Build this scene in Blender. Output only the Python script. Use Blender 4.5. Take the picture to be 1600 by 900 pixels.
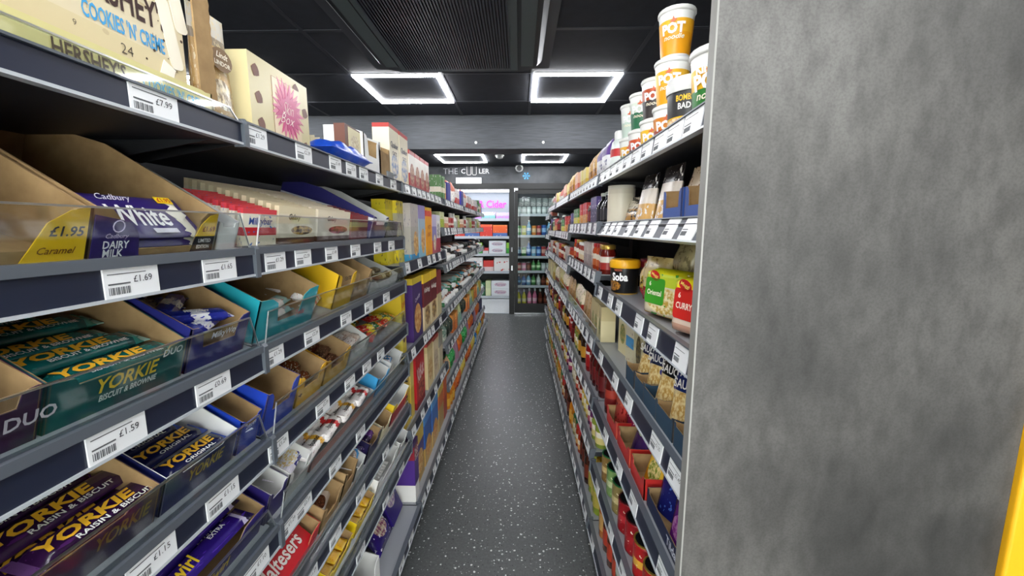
import bpy, math, random
from mathutils import Matrix, Vector
for o in list(bpy.data.objects): bpy.data.objects.remove(o)
SC = bpy.context.scene
COL = SC.collection
# ------------------------------------------------------------ camera, world, exposure
CH = 1.40                      # eye height
TH = math.atan(94/640)         # pitch down
PS = math.atan(12/640)         # yaw to the left
cam = bpy.data.cameras.new('camera'); cam.sensor_width = 36; cam.lens = 36*640/1600
cam.clip_start = 0.02; cam.clip_end = 60
co = bpy.data.objects.new('camera', cam); COL.objects.link(co)
co.location = (0, 0, CH); co.rotation_euler = (math.pi/2-TH, 0, PS)
SC.camera = co
w = bpy.data.worlds.new('world'); SC.world = w; w.use_nodes = True
w.node_tree.nodes['Background'].inputs[0].default_value = (1, .97, .93, 1)
w.node_tree.nodes['Background'].inputs[1].default_value = 2.9  # world light, serving as fill through the added window
vs = SC.view_settings
vs.view_transform = 'Standard'; vs.look = 'None'; vs.gamma = 1; vs.use_curve_mapping = False
vs.exposure = 2.3
LED = 14.0                     # strength of the LED frames
R = math.radians
rnd = random.Random(7)
# ------------------------------------------------------------ colours and materials
def lin(h):
    if not isinstance(h, str): return (*h[:3], 1)
    h = h.lstrip('#'); h = ''.join(c*2 for c in h) if len(h) == 3 else h; v = [int(h[i:i+2], 16)/255 for i in (0, 2, 4)]
    return (*[c/12.92 if c <= .04045 else ((c+.055)/1.055)**2.4 for c in v], 1)
MC = {}
def newmat(name):
    m = bpy.data.materials.new(name); m.use_nodes = True
    return m, m.node_tree, m.node_tree.nodes['Principled BSDF']
def flat(h, rough=.45, metal=0, emit=0, bump=0):
    k = ('f', h, rough, metal, emit)
    if k in MC: return MC[k]
    m, nt, b = newmat('plain_'+str(h).strip('#'))
    b.inputs['Base Color'].default_value = lin(h); b.inputs['Roughness'].default_value = rough
    b.inputs['Metallic'].default_value = metal
    if emit:
        b.inputs['Emission Color'].default_value = lin(h); b.inputs['Emission Strength'].default_value = emit
    MC[k] = m; return m
def mth(nt, op, a, b=None, c=None):
    n = nt.nodes.new('ShaderNodeMath'); n.operation = op
    for i, v in enumerate((a, b, c)):
        if v is None: continue
        if isinstance(v, (int, float)): n.inputs[i].default_value = v
        else: nt.links.new(v, n.inputs[i])
    return n.outputs[0]
def mixc(nt, f, a, b):
    n = nt.nodes.new('ShaderNodeMix'); n.data_type = 'RGBA'
    for s, v in ((n.inputs[0], f), (n.inputs[6], a), (n.inputs[7], b)):
        if hasattr(v, 'is_linked'): nt.links.new(v, s)
        elif isinstance(v, (int, float)): s.default_value = v
        else: s.default_value = lin(v)
    return n.outputs[2]
def ramp(nt, f, stops, const=True):
    n = nt.nodes.new('ShaderNodeValToRGB'); r = n.color_ramp
    r.interpolation = 'CONSTANT' if const else 'LINEAR'
    while len(r.elements) < len(stops): r.elements.new(.5)
    for e, (p, c) in zip(r.elements, stops): e.position = p; e.color = lin(c)
    nt.links.new(f, n.inputs[0]); return n.outputs[0]
def noise(nt, vec, scale, detail=3, out=0):
    n = nt.nodes.new('ShaderNodeTexNoise'); n.inputs['Scale'].default_value = scale; n.inputs['Detail'].default_value = detail
    nt.links.new(vec, n.inputs['Vector']); return n.outputs[out]
def pr(stops, oval=None, conf=None, rough=.4, axis='Z', wob=0.0):
    """printed packaging: constant colour bands along one axis of the pack, an oval picture, loose printed specks"""
    if isinstance(stops, str): stops = [(0, stops)]
    k = ('p', str(stops), str(oval), str(conf), rough, axis, wob)
    if k in MC: return MC[k]
    m, nt, b = newmat('print_'+str(len(MC)))
    tc = nt.nodes.new('ShaderNodeTexCoord'); g = tc.outputs['Generated']
    s = nt.nodes.new('ShaderNodeSeparateXYZ'); nt.links.new(g, s.inputs[0])
    ax = {'X': s.outputs[0], 'Y': s.outputs[1], 'Z': s.outputs[2]}
    if len(stops) == 1:
        stops = stops+[(1, stops[0][1])]
    f = ax[axis]
    if wob: f = mth(nt, 'ADD', f, mth(nt, 'MULTIPLY', mth(nt, 'SUBTRACT', noise(nt, g, 3, 1), .5), wob))
    c = ramp(nt, f, stops)
    if oval:
        cx, cz, rx, rz, ca, cb = oval
        u = mth(nt, 'POWER', mth(nt, 'ABSOLUTE', mth(nt, 'DIVIDE', mth(nt, 'SUBTRACT', s.outputs[0], cx), rx)), 2)
        v = mth(nt, 'POWER', mth(nt, 'ABSOLUTE', mth(nt, 'DIVIDE', mth(nt, 'SUBTRACT', ax['Y' if axis != 'Z' else 'Z'], cz), rz)), 2)
        ins = mth(nt, 'LESS_THAN', mth(nt, 'ADD', u, v), 1)
        pic = ramp(nt, noise(nt, g, 13, 3), [(0, ca), (.42, ca), (.58, cb), (1, cb)], False)
        c = mixc(nt, ins, c, pic)
    if conf:
        cc, th, sc = conf
        c = mixc(nt, mth(nt, 'GREATER_THAN', noise(nt, g, sc, 2), th), c, cc)
    nt.links.new(c, b.inputs['Base Color']); b.inputs['Roughness'].default_value = rough
    MC[k] = m; return m
def noisy(name, a, b_, scale, rough=.6, stretch=(1, 1, 1), detail=6, bump=0, lo=.35, hi=.65):
    m, nt, b = newmat(name)
    tc = nt.nodes.new('ShaderNodeTexCoord'); mp = nt.nodes.new('ShaderNodeMapping')
    mp.inputs['Scale'].default_value = stretch; nt.links.new(tc.outputs['Object'], mp.inputs[0])
    n = noise(nt, mp.outputs[0], scale, detail)
    nt.links.new(ramp(nt, n, [(lo, a), (hi, b_)], False), b.inputs['Base Color'])
    b.inputs['Roughness'].default_value = rough
    if bump:
        bp = nt.nodes.new('ShaderNodeBump'); bp.inputs['Strength'].default_value = bump; bp.inputs['Distance'].default_value = .002
        nt.links.new(n, bp.inputs['Height']); nt.links.new(bp.outputs[0], b.inputs['Normal'])
    return m
def clear(name, tint, gloss=.12, rough=.05):
    m = bpy.data.materials.new(name); m.use_nodes = True; nt = m.node_tree; nt.nodes.clear()
    o = nt.nodes.new('ShaderNodeOutputMaterial'); mx = nt.nodes.new('ShaderNodeMixShader')
    t = nt.nodes.new('ShaderNodeBsdfTransparent'); g = nt.nodes.new('ShaderNodeBsdfGlossy')
    lw = nt.nodes.new('ShaderNodeLayerWeight'); lw.inputs[0].default_value = .25
    t.inputs[0].default_value = lin(tint); g.inputs[0].default_value = (1, 1, 1, 1); g.inputs['Roughness'].default_value = rough
    f = mth(nt, 'MULTIPLY_ADD', lw.outputs[1], gloss*2, gloss*.3)
    nt.links.new(f, mx.inputs[0]); nt.links.new(t.outputs[0], mx.inputs[1]); nt.links.new(g.outputs[0], mx.inputs[2])
    nt.links.new(mx.outputs[0], o.inputs[0]); return m
# floor: speckled safety vinyl
def floor_mat():
    m, nt, b = newmat('speckled_vinyl')
    tc = nt.nodes.new('ShaderNodeTexCoord'); g = tc.outputs['Object']
    def flecks(sc, th, rad):
        v = nt.nodes.new('ShaderNodeTexVoronoi'); v.inputs['Scale'].default_value = sc
        wv = nt.nodes.new('ShaderNodeVectorMath'); wv.operation = 'ADD'
        wn = nt.nodes.new('ShaderNodeVectorMath'); wn.operation = 'SCALE'; wn.inputs['Scale'].default_value = .006
        nt.links.new(noise(nt, g, 120, 1, 1), wn.inputs[0]); nt.links.new(g, wv.inputs[0]); nt.links.new(wn.outputs[0], wv.inputs[1])
        nt.links.new(wv.outputs[0], v.inputs['Vector'])
        sp = nt.nodes.new('ShaderNodeSeparateColor'); nt.links.new(v.outputs['Color'], sp.inputs[0])
        near = mth(nt, 'LESS_THAN', v.outputs['Distance'], mth(nt, 'MULTIPLY_ADD', sp.outputs[1], rad, rad*.3))
        return mth(nt, 'MULTIPLY', near, mth(nt, 'GREATER_THAN', sp.outputs[0], th))
    base = ramp(nt, noise(nt, g, 90, 3), [(.3, '#47494a'), (.7, '#585b5b')], False)
    c = mixc(nt, flecks(62, .62, .25), base, '#dcdedb')
    c = mixc(nt, flecks(90, .7, .25), c, '#8b8e8c')
    c = mixc(nt, flecks(95, .7, .25), c, '#26282a')
    nt.links.new(c, b.inputs['Base Color']); b.inputs['Roughness'].default_value = .36
    return m
M = dict(
    floor=floor_mat(),
    tile=noisy('ceiling_tile', '#24272f', '#2a2d36', 14, .75),
    tbar=flat('#33353c', .5),
    black=flat('#0c0d10', .4), dark=flat('#17191d', .5), frame=flat('#1b1d22', .45),
    navy=flat('#1d2438', .4), railgrey=flat('#585e66', .4), railedge=flat('#b9bfc4', .3),
    board=flat('#a9adb2', .4, .25), boarddark=flat('#23262d', .45), ticket=flat('#eef0f2', .35), ink=flat('#2a2c30', .5),
    whitelip=flat('#c9d3da', .3), backp=flat('#14161a', .6),
    kraft=noisy('kraft_card', '#93764f', '#a88a60', 30, .85), greycard=flat('#c9c9c7', .7), white=flat('#eeeeec', .4),
    guard=clear('clear_acrylic', '#f4f7f7', .13), gedge=clear('acrylic_edge', '#b8c2c4', .8, .3),
    glass=clear('door_glass', '#f4f8f8', .03, .0),
    led=flat('#fbfcff', .5, 0, LED),
    beam=noisy('grey_woodgrain', '#33363b', '#484c52', 7, .6, (1, 8, 34), 6),
    concrete=None, yellow=flat('#dda40c', .5), brown=flat('#4a2a1a', .5), silver=flat('#b9bcc0', .25, .9),
)
def concrete():
    m, nt, b = newmat('concrete_laminate')
    tc = nt.nodes.new('ShaderNodeTexCoord'); g = tc.outputs['Object']
    a = ramp(nt, noise(nt, g, 2.3, 7), [(.30, '#343332'), (.5, '#545250'), (.70, '#6a6866')], False)
    mp = nt.nodes.new('ShaderNodeMapping'); mp.inputs['Scale'].default_value = (1, 1, .45); mp.inputs['Rotation'].default_value = (0, .5, 0); nt.links.new(g, mp.inputs[0])
    d = ramp(nt, noise(nt, mp.outputs[0], 34, 9), [(.32, '#868583'), (.58, '#ffffff')], False)
    n = nt.nodes.new('ShaderNodeMix'); n.data_type = 'RGBA'; n.blend_type = 'MULTIPLY'; n.inputs[0].default_value = .45
    nt.links.new(a, n.inputs[6]); nt.links.new(d, n.inputs[7])
    e = ramp(nt, noise(nt, g, 260, 3), [(.3, '#bdbcba'), (.6, '#ffffff')], False)
    n2 = nt.nodes.new('ShaderNodeMix'); n2.data_type = 'RGBA'; n2.blend_type = 'MULTIPLY'; n2.inputs[0].default_value = .5
    nt.links.new(n.outputs[2], n2.inputs[6]); nt.links.new(e, n2.inputs[7])
    c = n2.outputs[2]
    nt.links.new(c, b.inputs['Base Color']); b.inputs['Roughness'].default_value = .55
    return m
M['concrete'] = concrete()
# ------------------------------------------------------------ geometry (vertex list, face list)
def gbox(x0, x1, y0, y1, z0, z1):
    V = [(x, y, z) for x in (x0, x1) for y in (y0, y1) for z in (z0, z1)]
    return V, [(0, 1, 3, 2), (4, 6, 7, 5), (0, 4, 5, 1), (2, 3, 7, 6), (0, 2, 6, 4), (1, 5, 7, 3)]
def gprism(poly, axis, a, b):
    n = len(poly)
    def p(q, t): return {'x': (t, q[0], q[1]), 'y': (q[0], t, q[1]), 'z': (q[0], q[1], t)}[axis]
    V = [p(q, a) for q in poly]+[p(q, b) for q in poly]
    F = [tuple(range(n)), tuple(range(2*n-1, n-1, -1))]+[(i, i+n, (i+1) % n+n, (i+1) % n) for i in range(n)]
    return V, F
def glathe(prof, seg=14, cap=True):
    V, F = [], []
    for r, z in prof:
        for i in range(seg):
            a = 2*math.pi*i/seg; V.append((r*math.cos(a), r*math.sin(a), z))
    for j in range(len(prof)-1):
        for i in range(seg):
            k = (i+1) % seg; F.append((j*seg+i, j*seg+k, (j+1)*seg+k, (j+1)*seg+i))
    if cap:
        F.append(tuple(reversed(range(seg)))); F.append(tuple(range((len(prof)-1)*seg, len(prof)*seg)))
    return V, F
def gpillow(wd, h, T, nu=8, nv=8):
    """closed pillow in the xz plane, thickness T(u,v) along y, centred; base at z=0"""
    V, F = [], []
    for s in (-1, 1):
        for j in range(nv+1):
            for i in range(nu+1):
                u, v = i/nu, j/nv
                V.append(((u-.5)*wd, s*T(u, v)/2, v*h))
    n = (nu+1)*(nv+1)
    for j in range(nv):
        for i in range(nu):
            a = j*(nu+1)+i; q = (a, a+1, a+nu+2, a+nu+1)
            F.append(q); F.append(tuple(n+x for x in reversed(q)))
    per = list(range(nu+1))+[j*(nu+1)+nu for j in range(1, nv+1)]+[nv*(nu+1)+i for i in range(nu-1, -1, -1)]+[j*(nu+1) for j in range(nv-1, 0, -1)]
    for a, b in zip(per, per[1:]+per[:1]): F.append((a, n+a, n+b, b))
    return V, F
def gtube(pts, r, seg=6, closed=False):
    V, F = [], []; P = [Vector(p) for p in pts]; N = len(P)
    for i, p in enumerate(P):
        d = (P[(i+1) % N]-P[i-1]) if closed else (P[min(i+1, N-1)]-P[max(i-1, 0)])
        d.normalize(); up = Vector((0, 0, 1)) if abs(d.z) < .9 else Vector((0, 1, 0))
        a = d.cross(up).normalized(); b = d.cross(a)
        for k in range(seg):
            t = 2*math.pi*k/seg; V.append(tuple(p+r*(math.cos(t)*a+math.sin(t)*b)))
    for i in range(N if closed else N-1):
        j = (i+1) % N
        for k in range(seg): F.append((i*seg+k, i*seg+(k+1) % seg, j*seg+(k+1) % seg, j*seg+k))
    if not closed: F.append(tuple(range(seg))); F.append(tuple(reversed(range((N-1)*seg, N*seg))))
    return V, F
def xf(g, m): return [tuple(m @ Vector(v)) for v in g[0]], g[1]
def join(*gs):
    V, F = [], []
    for g in gs:
        o = len(V); V += g[0]; F += [tuple(i+o for i in f) for f in g[1]]
    return V, F
def mesh(name, parts, smooth=0):
    """parts: list of (geo, material); one mesh with one slot each"""
    me = bpy.data.meshes.new(name); V, F, MI = [], [], []; mats = []
    for g, m in parts:
        if m not in mats: mats.append(m)
        o = len(V); V += g[0]; F += [tuple(i+o for i in f) for f in g[1]]; MI += [mats.index(m)]*len(g[1])
    me.from_pydata(V, [], F)
    for m in mats: me.materials.append(m)
    me.polygons.foreach_set('material_index', MI)
    import bmesh
    bm = bmesh.new(); bm.from_mesh(me); bmesh.ops.recalc_face_normals(bm, faces=bm.faces); bm.to_mesh(me); bm.free()
    if smooth:
        me.polygons.foreach_set('use_smooth', [True]*len(me.polygons)); me.set_sharp_from_angle(angle=R(smooth))
    return me
CACHE = {}
def cm(key, fn):
    if key not in CACHE: CACHE[key] = fn()
    return CACHE[key]
def obj(name, me, parent=None, loc=(0, 0, 0), rot=(0, 0, 0), scale=None):
    o = bpy.data.objects.new(name, me); COL.objects.link(o)
    o.location = loc; o.rotation_euler = rot
    if scale: o.scale = scale
    if parent is not None: o.parent = parent
    return o
LABELS = {}
def tag(o, label, cat, group=None, kind=None):
    n = LABELS.get(label, 0); LABELS[label] = n+1
    o['label'] = label; o['category'] = cat
    if group: o['group'] = group
    if kind: o['kind'] = kind
    return o
def struct(name, geo, m, label, cat, parent=None, smooth=0):
    o = obj(name, mesh(name, [(geo, m)], smooth), parent)
    if parent is None: tag(o, label, cat, None, 'structure')
    return o
def empty(name, loc, rz=0):
    o = bpy.data.objects.new(name, None); COL.objects.link(o); o.location = loc; o.rotation_euler = (0, 0, rz); o.empty_display_size = .05
    return o
# ------------------------------------------------------------ lettering
def text_mesh(s, shear=0, bold=.0, m=None):
    def mk():
        c = bpy.data.curves.new('lettering', 'FONT'); c.body = s; c.align_x = 'CENTER'; c.align_y = 'CENTER'
        c.shear = shear; c.offset = bold; c.resolution_u = 2; c.extrude = .0
        o = bpy.data.objects.new('t', c); me = bpy.data.meshes.new_from_object(o); bpy.data.objects.remove(o)
        xs = [v.co.x for v in me.vertices]; ys = [v.co.y for v in me.vertices]
        x0, x1, y0, y1 = min(xs), max(xs), min(ys), max(ys)
        for v in me.vertices: v.co.x = (v.co.x-(x0+x1)/2)/(x1-x0); v.co.y = (v.co.y-(y0+y1)/2)/(y1-y0)
        me.name = 'lettering'; me['ar'] = (x1-x0)/(y1-y0)
        me.materials.clear(); me.materials.append(m); return me
    return cm(('txt', s, shear, bold, m.name), mk)
def letter(parent, s, h, loc, color='#ffffff', face='front', wd=None, rz=0, shear=0, bold=.02, emit=0):
    me = text_mesh(s, shear, bold, flat(color, .45, 0, emit))
    wd = wd or h*me['ar']
    rot = {'front': (math.pi/2, rz, 0), 'top': (0, 0, rz)}[face]
    if face == 'front': rot = Matrix.Rotation(math.pi/2, 4, 'X') @ Matrix.Rotation(rz, 4, 'Z'); rot = rot.to_euler()
    return obj('lettering', me, parent, loc, rot, (wd, h, 1))

def wrap(parent, s, h, z, r, wd, color, ang=0, shear=0, bold=.03, taper=0):
    """lettering bent round an upright cup of radius r"""
    m = flat(color, .45); src = text_mesh(s, shear, bold, m)
    def mk():
        import bmesh
        me = src.copy(); bm = bmesh.new(); bm.from_mesh(me)
        bmesh.ops.subdivide_edges(bm, edges=[e for e in bm.edges if abs(e.verts[0].co.x-e.verts[1].co.x) > .08], cuts=2)
        bm.to_mesh(me); bm.free()
        for v in me.vertices:
            a = v.co.x*wd/r; rr_ = r+taper*v.co.y*h+.0007
            v.co = (rr_*math.sin(a), -rr_*math.cos(a), v.co.y*h)
        return me
    me = cm(('wrap', s, h, r, wd, color, shear, bold, taper), mk)
    return obj('lettering', me, parent, (0, 0, z), (0, 0, ang))
# ------------------------------------------------------------ the room
WALLY = 6.62; ZC = 2.40; ZC2 = 2.35
struct('floor', gbox(-3.2, 3.2, -4, WALLY, -.05, 0), M['floor'], 'dark grey speckled vinyl floor of the shop aisle', 'floor')
ceil = obj('ceiling', mesh('ceiling', [(gbox(-3.2, 3.2, -4, 3.86, ZC+.03, ZC+.06), M['black'])]))
tag(ceil, 'charcoal suspended tile ceiling over the aisle', 'ceiling', None, 'structure')
tile_me = mesh('ceiling_tile', [(gbox(-.288, .288, -.288, .288, 0, .02), M['tile'])])
GX = [.08+.6*i for i in range(-5, 6)]; GY = [2.85+.6*i for i in range(-11, 2)]
LIGHTS = [(.38, 3.15), (-.82, 3.15), (-.22, .45), (.38, -.75), (-.82, -.75), (1.58, -.75), (.38, -1.95), (-.82, -1.95), (-2.02, .45), (-2.02, 3.15), (1.58, 3.15)]  # frames outside the camera's view are added to light the room
ac_cells = [(-.82, 1.95), (-.22, 1.95), (-.82, 2.55), (-.22, 2.55)]
for gx in GX[:-1]:
    for gy in GY[:-1]:
        x, y = gx+.3, gy+.3
        if abs(x) > 3: continue
        obj('ceiling_tile', tile_me, ceil, (x, y, ZC))
    if abs(gx+.3) < 3: obj('ceiling_tile', cm('tile_cut', lambda: mesh('ceiling_tile', [(gbox(-.288, .288, -.193, .193, 0, .02), M['tile'])])), ceil, (gx+.3, 3.657, ZC))
for gx in GX:
    if abs(gx) < 3.1: obj('ceiling_bar', cm('barY', lambda: mesh('ceiling_bar', [(gbox(-.012, .012, -4, 3.86, -.003, .004), M['tbar'])])), ceil, (gx, 0, ZC))
for gy in GY:
    obj('ceiling_bar', cm('barX', lambda: mesh('ceiling_bar', [(gbox(-3.2, 3.2, -.012, .012, -.003, .004), M['tbar'])])), ceil, (0, gy, ZC))
struct('ceiling_far', gbox(-3.2, 3.2, 4.14, WALLY, ZC2, ZC2+.05), M['tile'], 'dark lower ceiling between the beam and the cooler', 'ceiling')
struct('trim_1', gbox(-3.2, 3.2, 3.86, 4.14, 2.11, ZC+.06), M['beam'], 'grey wood-grain beam crossing the ceiling above the aisle', 'beam')
for sx, side in ((-.40, 'left'), (.21, 'right')):
    o = obj('fixing_cap', mesh('fixing_cap', [(xf(glathe([(.012, 0), (.012, .004), (.006, .007)], 12), Matrix.Rotation(math.pi/2, 4, 'X')), M['white'])], 40), None, (sx, 3.86, 2.165))
    tag(o, 'small round white fixing cap on the beam, '+side+' one', 'fixing cap', 'white caps on the beam')
struct('wall_left', gbox(-3.25, -3.2, -4, WALLY, 0, ZC+.1), M['dark'], 'dark wall on the far left behind the left shelving', 'wall')
struct('wall_right', gbox(3.2, 3.25, -4, WALLY, 0, ZC+.1), M['dark'], 'dark wall on the far right behind the grey panel', 'wall')
struct('wall_behind', join(gbox(-3.2, 3.2, -4.05, -4, 0, .35), gbox(-3.2, 3.2, -4.05, -4, 2.25, ZC+.1), gbox(-3.2, -2.9, -4.05, -4, .35, 2.25), gbox(2.9, 3.2, -4.05, -4, .35, 2.25)), flat('#7b7b7b', .7), 'grey unseen wall behind the viewer, opened for fill daylight', 'wall')  # unseen wall, its opening shaped to let fill light in
wn = empty('fill_window', (0, -4.02, 0)); tag(wn, 'added wide window behind the viewer for fill light', 'window', None, 'structure')  # unseen window, added to bring fill light from behind the camera
for x in (-1.45, 0, 1.45): obj('mullion', mesh('mullion', [(gbox(x-.03, x+.03, -.03, .03, .35, 2.25), M['frame'])]), wn)
for i in range(4): obj('pane', mesh('pane', [(gbox(-2.87+i*1.45, -1.48+i*1.45, -.004, .004, .35, 2.25), M['glass'])]), wn)
cw = noisy('grey_plaster', '#34373b', '#5b5e62', 4, .6)
# far wall with the cooler opening (-1.6 .. .75, to 2.06)
wb = struct('wall_back', join(gbox(-3.2, -1.6, WALLY, WALLY+.06, 0, ZC2+.05), gbox(.75, 3.2, WALLY, WALLY+.06, 0, ZC2+.05), gbox(-1.6, .75, WALLY, WALLY+.06, 2.07, ZC2+.05)), cw,
            'dark grey wall with the cooler sign above the glass door', 'wall')
# cooler room behind
white = flat('#b4b9bd', .6)
struct('floor_cooler', gbox(-1.7, .8, WALLY, 8.6, -.04, .003), noisy('cooler_floor', '#a7abab', '#c3c6c5', 60, .5), 'light grey floor inside the cooler', 'floor')
struct('wall_cooler', gbox(-1.7, .8, 8.55, 8.6, 0, 2.3), flat('#8d9398', .6), 'pale rear wall inside the cooler', 'wall')
struct('wall_cooler_left', gbox(-1.7, -1.65, WALLY+.06, 8.6, 0, 2.3), white, 'pale left wall inside the cooler', 'wall')
struct('wall_cooler_right', gbox(.76, .8, WALLY+.06, 8.6, 0, 2.3), white, 'pale right wall inside the cooler', 'wall')
struct('ceiling_cooler', gbox(-1.7, .8, WALLY+.06, 8.6, 2.16, 2.2), white, 'white ceiling inside the cooler', 'ceiling')
struct('trim_2', gbox(-1.6, -.17, WALLY-.02, WALLY+.05, 0, .012), M['railedge'], 'pale threshold strip at the cooler opening', 'threshold')
ORD = 'first second third fourth fifth sixth seventh eighth ninth tenth eleventh twelfth thirteenth fourteenth fifteenth sixteenth seventeenth eighteenth nineteenth twentieth'.split()
for i, y in enumerate((6.95, 7.25, 7.6, 7.95, 8.25)):
    o = empty('tube_light', (-.45, y, 2.12))
    obj('tube', mesh('tube', [(gbox(-1.0, 1.0, -.02, .02, -.02, .0), flat('#f4f8ff', .5, 0, 4.2))]), o)
    obj('housing', mesh('housing', [(gbox(-1.03, 1.03, -.03, .03, .0, .04), M['white'])]), o)
    tag(o, 'white strip light on the cooler ceiling, %s from the door' % ORD[i], 'light', 'cooler strip lights')
# black sliding door frame, fixed post, glass door
df = empty('cooler_doorway', (0, WALLY, 0)); tag(df, 'black metal frame around the cooler opening', 'doorway')
for nm, g in (('head', gbox(-1.6, .75, -.05, .05, 2.0, 2.09)), ('post', gbox(-.17, -.085, -.05, .05, .004, 2.0)), ('jamb', gbox(.68, .75, -.05, .05, .004, 2.0)), ('jamb', gbox(-1.6, -1.53, -.05, .05, .02, 2.0))):
    obj(nm, mesh(nm, [(g, M['black'])]), df)
obj('catch', mesh('catch', [(gbox(-.135, -.115, -.056, -.05, 1.02, 1.09), M['railedge'])]), df)
obj('latch', mesh('latch', [(gbox(-.135, -.112, -.058, -.05, .72, .80), M['silver'])]), df)
obj('notice', mesh('notice', [(gbox(-.09, -.03, -.056, -.05, 1.98, 2.015), M['ticket'])]), df)
dr = empty('door_1', (0, WALLY, 0)); tag(dr, 'black-framed glass cooler door with drinks behind it', 'door', None, 'structure')
for g in (gbox(-.083, -.03, -.03, .03, .03, 1.998), gbox(.62, .678, -.03, .03, .03, 1.998)): obj('stile', mesh('stile', [(g, M['black'])]), dr)
for g in (gbox(-.03, .62, -.03, .03, .03, .17), gbox(-.03, .62, -.03, .03, 1.93, 1.998)): obj('door_rail', mesh('door_rail', [(g, M['black'])]), dr)
obj('pane', mesh('pane', [(gbox(-.03, .62, -.006, .006, .17, 1.93), M['glass'])]), dr)
obj('sill', mesh('sill', [(gbox(-.083, .678, -.06, .05, .004, .028), M['silver'])]), dr)
# sign lettering and the bottle outline on the wall
sg = empty('wall_sign', (-.83, WALLY-.002, 2.28)); tag(sg, 'white bottle-outline sign lettered above the cooler opening', 'sign')
letter(sg, 'THE', .085, (-.26, -.006, 0), '#c9ccd0', bold=-.01)
letter(sg, 'C', .075, (-.06, -.006, 0), '#e6e8ea'); letter(sg, 'LER', .075, (.27, -.006, 0), '#e6e8ea')
for x in (.03, .115):
    obj('letter_outline', mesh('letter_outline', [(gtube([(x-.032, -.006, .07), (x-.032, -.006, -.045), (x-.02, -.006, -.058), (x+.02, -.006, -.058), (x+.032, -.006, -.045), (x+.032, -.006, .07)], .005, 5), M['white'])]), sg)
bo = [(-.1, .08), (.36, .075), (.44, .03), (.62, .03), (.62, -.045), (.44, -.045), (.36, -.085), (-.1, -.09), (-.12, 0)]
obj('bottle_outline', mesh('bottle_outline', [(gtube([(x, -.005, z) for x, z in bo], .0035, 5, True), M['railgrey'])]), sg)
lb = empty('exit_light', (-.80, WALLY-.03, 2.13)); tag(lb, 'white rectangular light box under the wall sign', 'light box')
obj('box', mesh('box', [(gbox(-.2, .2, -.03, .03, -.045, .045), M['white'])]), lb); obj('rim', mesh('rim', [(gbox(-.205, .205, .0, .031, -.05, .05), M['railgrey'])]), lb)
sn = empty('snowflake_sign', (.10, WALLY-.004, 2.205)); tag(sn, 'blue neon snowflake on the wall above the glass door', 'sign')
for i in range(6):
    a = i*math.pi/3
    d = Vector((math.cos(a), 0, math.sin(a)))
    pts = [d*.008, d*.06]
    g = gtube(pts, .004, 5)
    for s in (-1, 1):
        e = Vector((math.cos(a+s*.7), 0, math.sin(a+s*.7))); g = join(g, gtube([d*.032, d*.032+e*.022], .0035, 5))
    obj('arm', mesh('arm', [(g, flat('#4fa6d8', .4, 0, .25))]), sn, (0, -.006, 0))
cmr = empty('security_camera', (-.01, WALLY, 2.33)); tag(cmr, 'white turret security camera above the glass door', 'security camera')
obj('base', mesh('base', [(xf(glathe([(.055, 0), (.055, .03), (.03, .05)], 16), Matrix.Rotation(math.pi/2, 4, 'X')), M['white'])], 40), cmr)
obj('ball', mesh('ball', [(xf(glathe([(.02, -.06), (.05, -.04), (.065, 0), (.05, .04), (.02, .06)], 16), Matrix.Translation((0, -.075, -.015))), M['white'])], 50), cmr)
obj('lens', mesh('lens', [(xf(glathe([(.04, 0), (.036, .012)], 16), Matrix.Translation((0, -.128, -.022)) @ Matrix.Rotation(math.pi/2, 4, 'X')), M['black'])], 40), cmr)
sd = empty('smoke_detector', (-.27, 5.6, ZC2)); tag(sd, 'round white smoke detector on the far ceiling', 'smoke detector')
obj('base', mesh('base', [(glathe([(.06, 0), (.06, -.015)], 18), M['white'])], 40), sd); obj('head', mesh('head', [(glathe([(.048, -.015), (.045, -.035), (.025, -.045)], 18), flat('#d9d9d6', .5))], 40), sd)
letter_sign = empty('neon_sign', (-.70, 8.53, 1.88)); tag(letter_sign, 'pink neon lettering on the rear wall of the cooler', 'sign')
letter(letter_sign, 'Beer & Cider', .15, (-.05, -.012, 0), '#e832b4', wd=.95, emit=.25)
# ------------------------------------------------------------ LED frame lights
def led_frame(x, y, z, wx, wy, label):
    o = empty('ceiling_light', (x, y, z)); tag(o, label, 'ceiling light', 'square LED frames')
    t = .027
    for g in (gbox(-wx/2, wx/2, -wy/2, -wy/2+t, -.009, 0), gbox(-wx/2, wx/2, wy/2-t, wy/2, -.009, 0),
              gbox(-wx/2, -wx/2+t, -wy/2+t, wy/2-t, -.009, 0), gbox(wx/2-t, wx/2, -wy/2+t, wy/2-t, -.009, 0)):
        obj('light_bar', mesh('light_bar', [(g, M['led'])]), o)
    return o
for i, (x, y) in enumerate(LIGHTS):
    nm = {(.38, 3.15): 'white square LED frame on the ceiling right of the air conditioner', (-.82, 3.15): 'white square LED frame on the ceiling left, beyond the air conditioner'}
    led_frame(x, y, ZC-.003, .58, .60, nm.get((x, y), 'added white square LED ceiling frame out of view, number %s overhead' % ORD[i]))
led_frame(.33, 5.85, ZC2-.002, .60, .66, 'white LED frame on the far ceiling by the camera')
led_frame(-.80, 5.85, ZC2-.002, .64, .66, 'white LED frame on the far ceiling above the wall sign')
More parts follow.
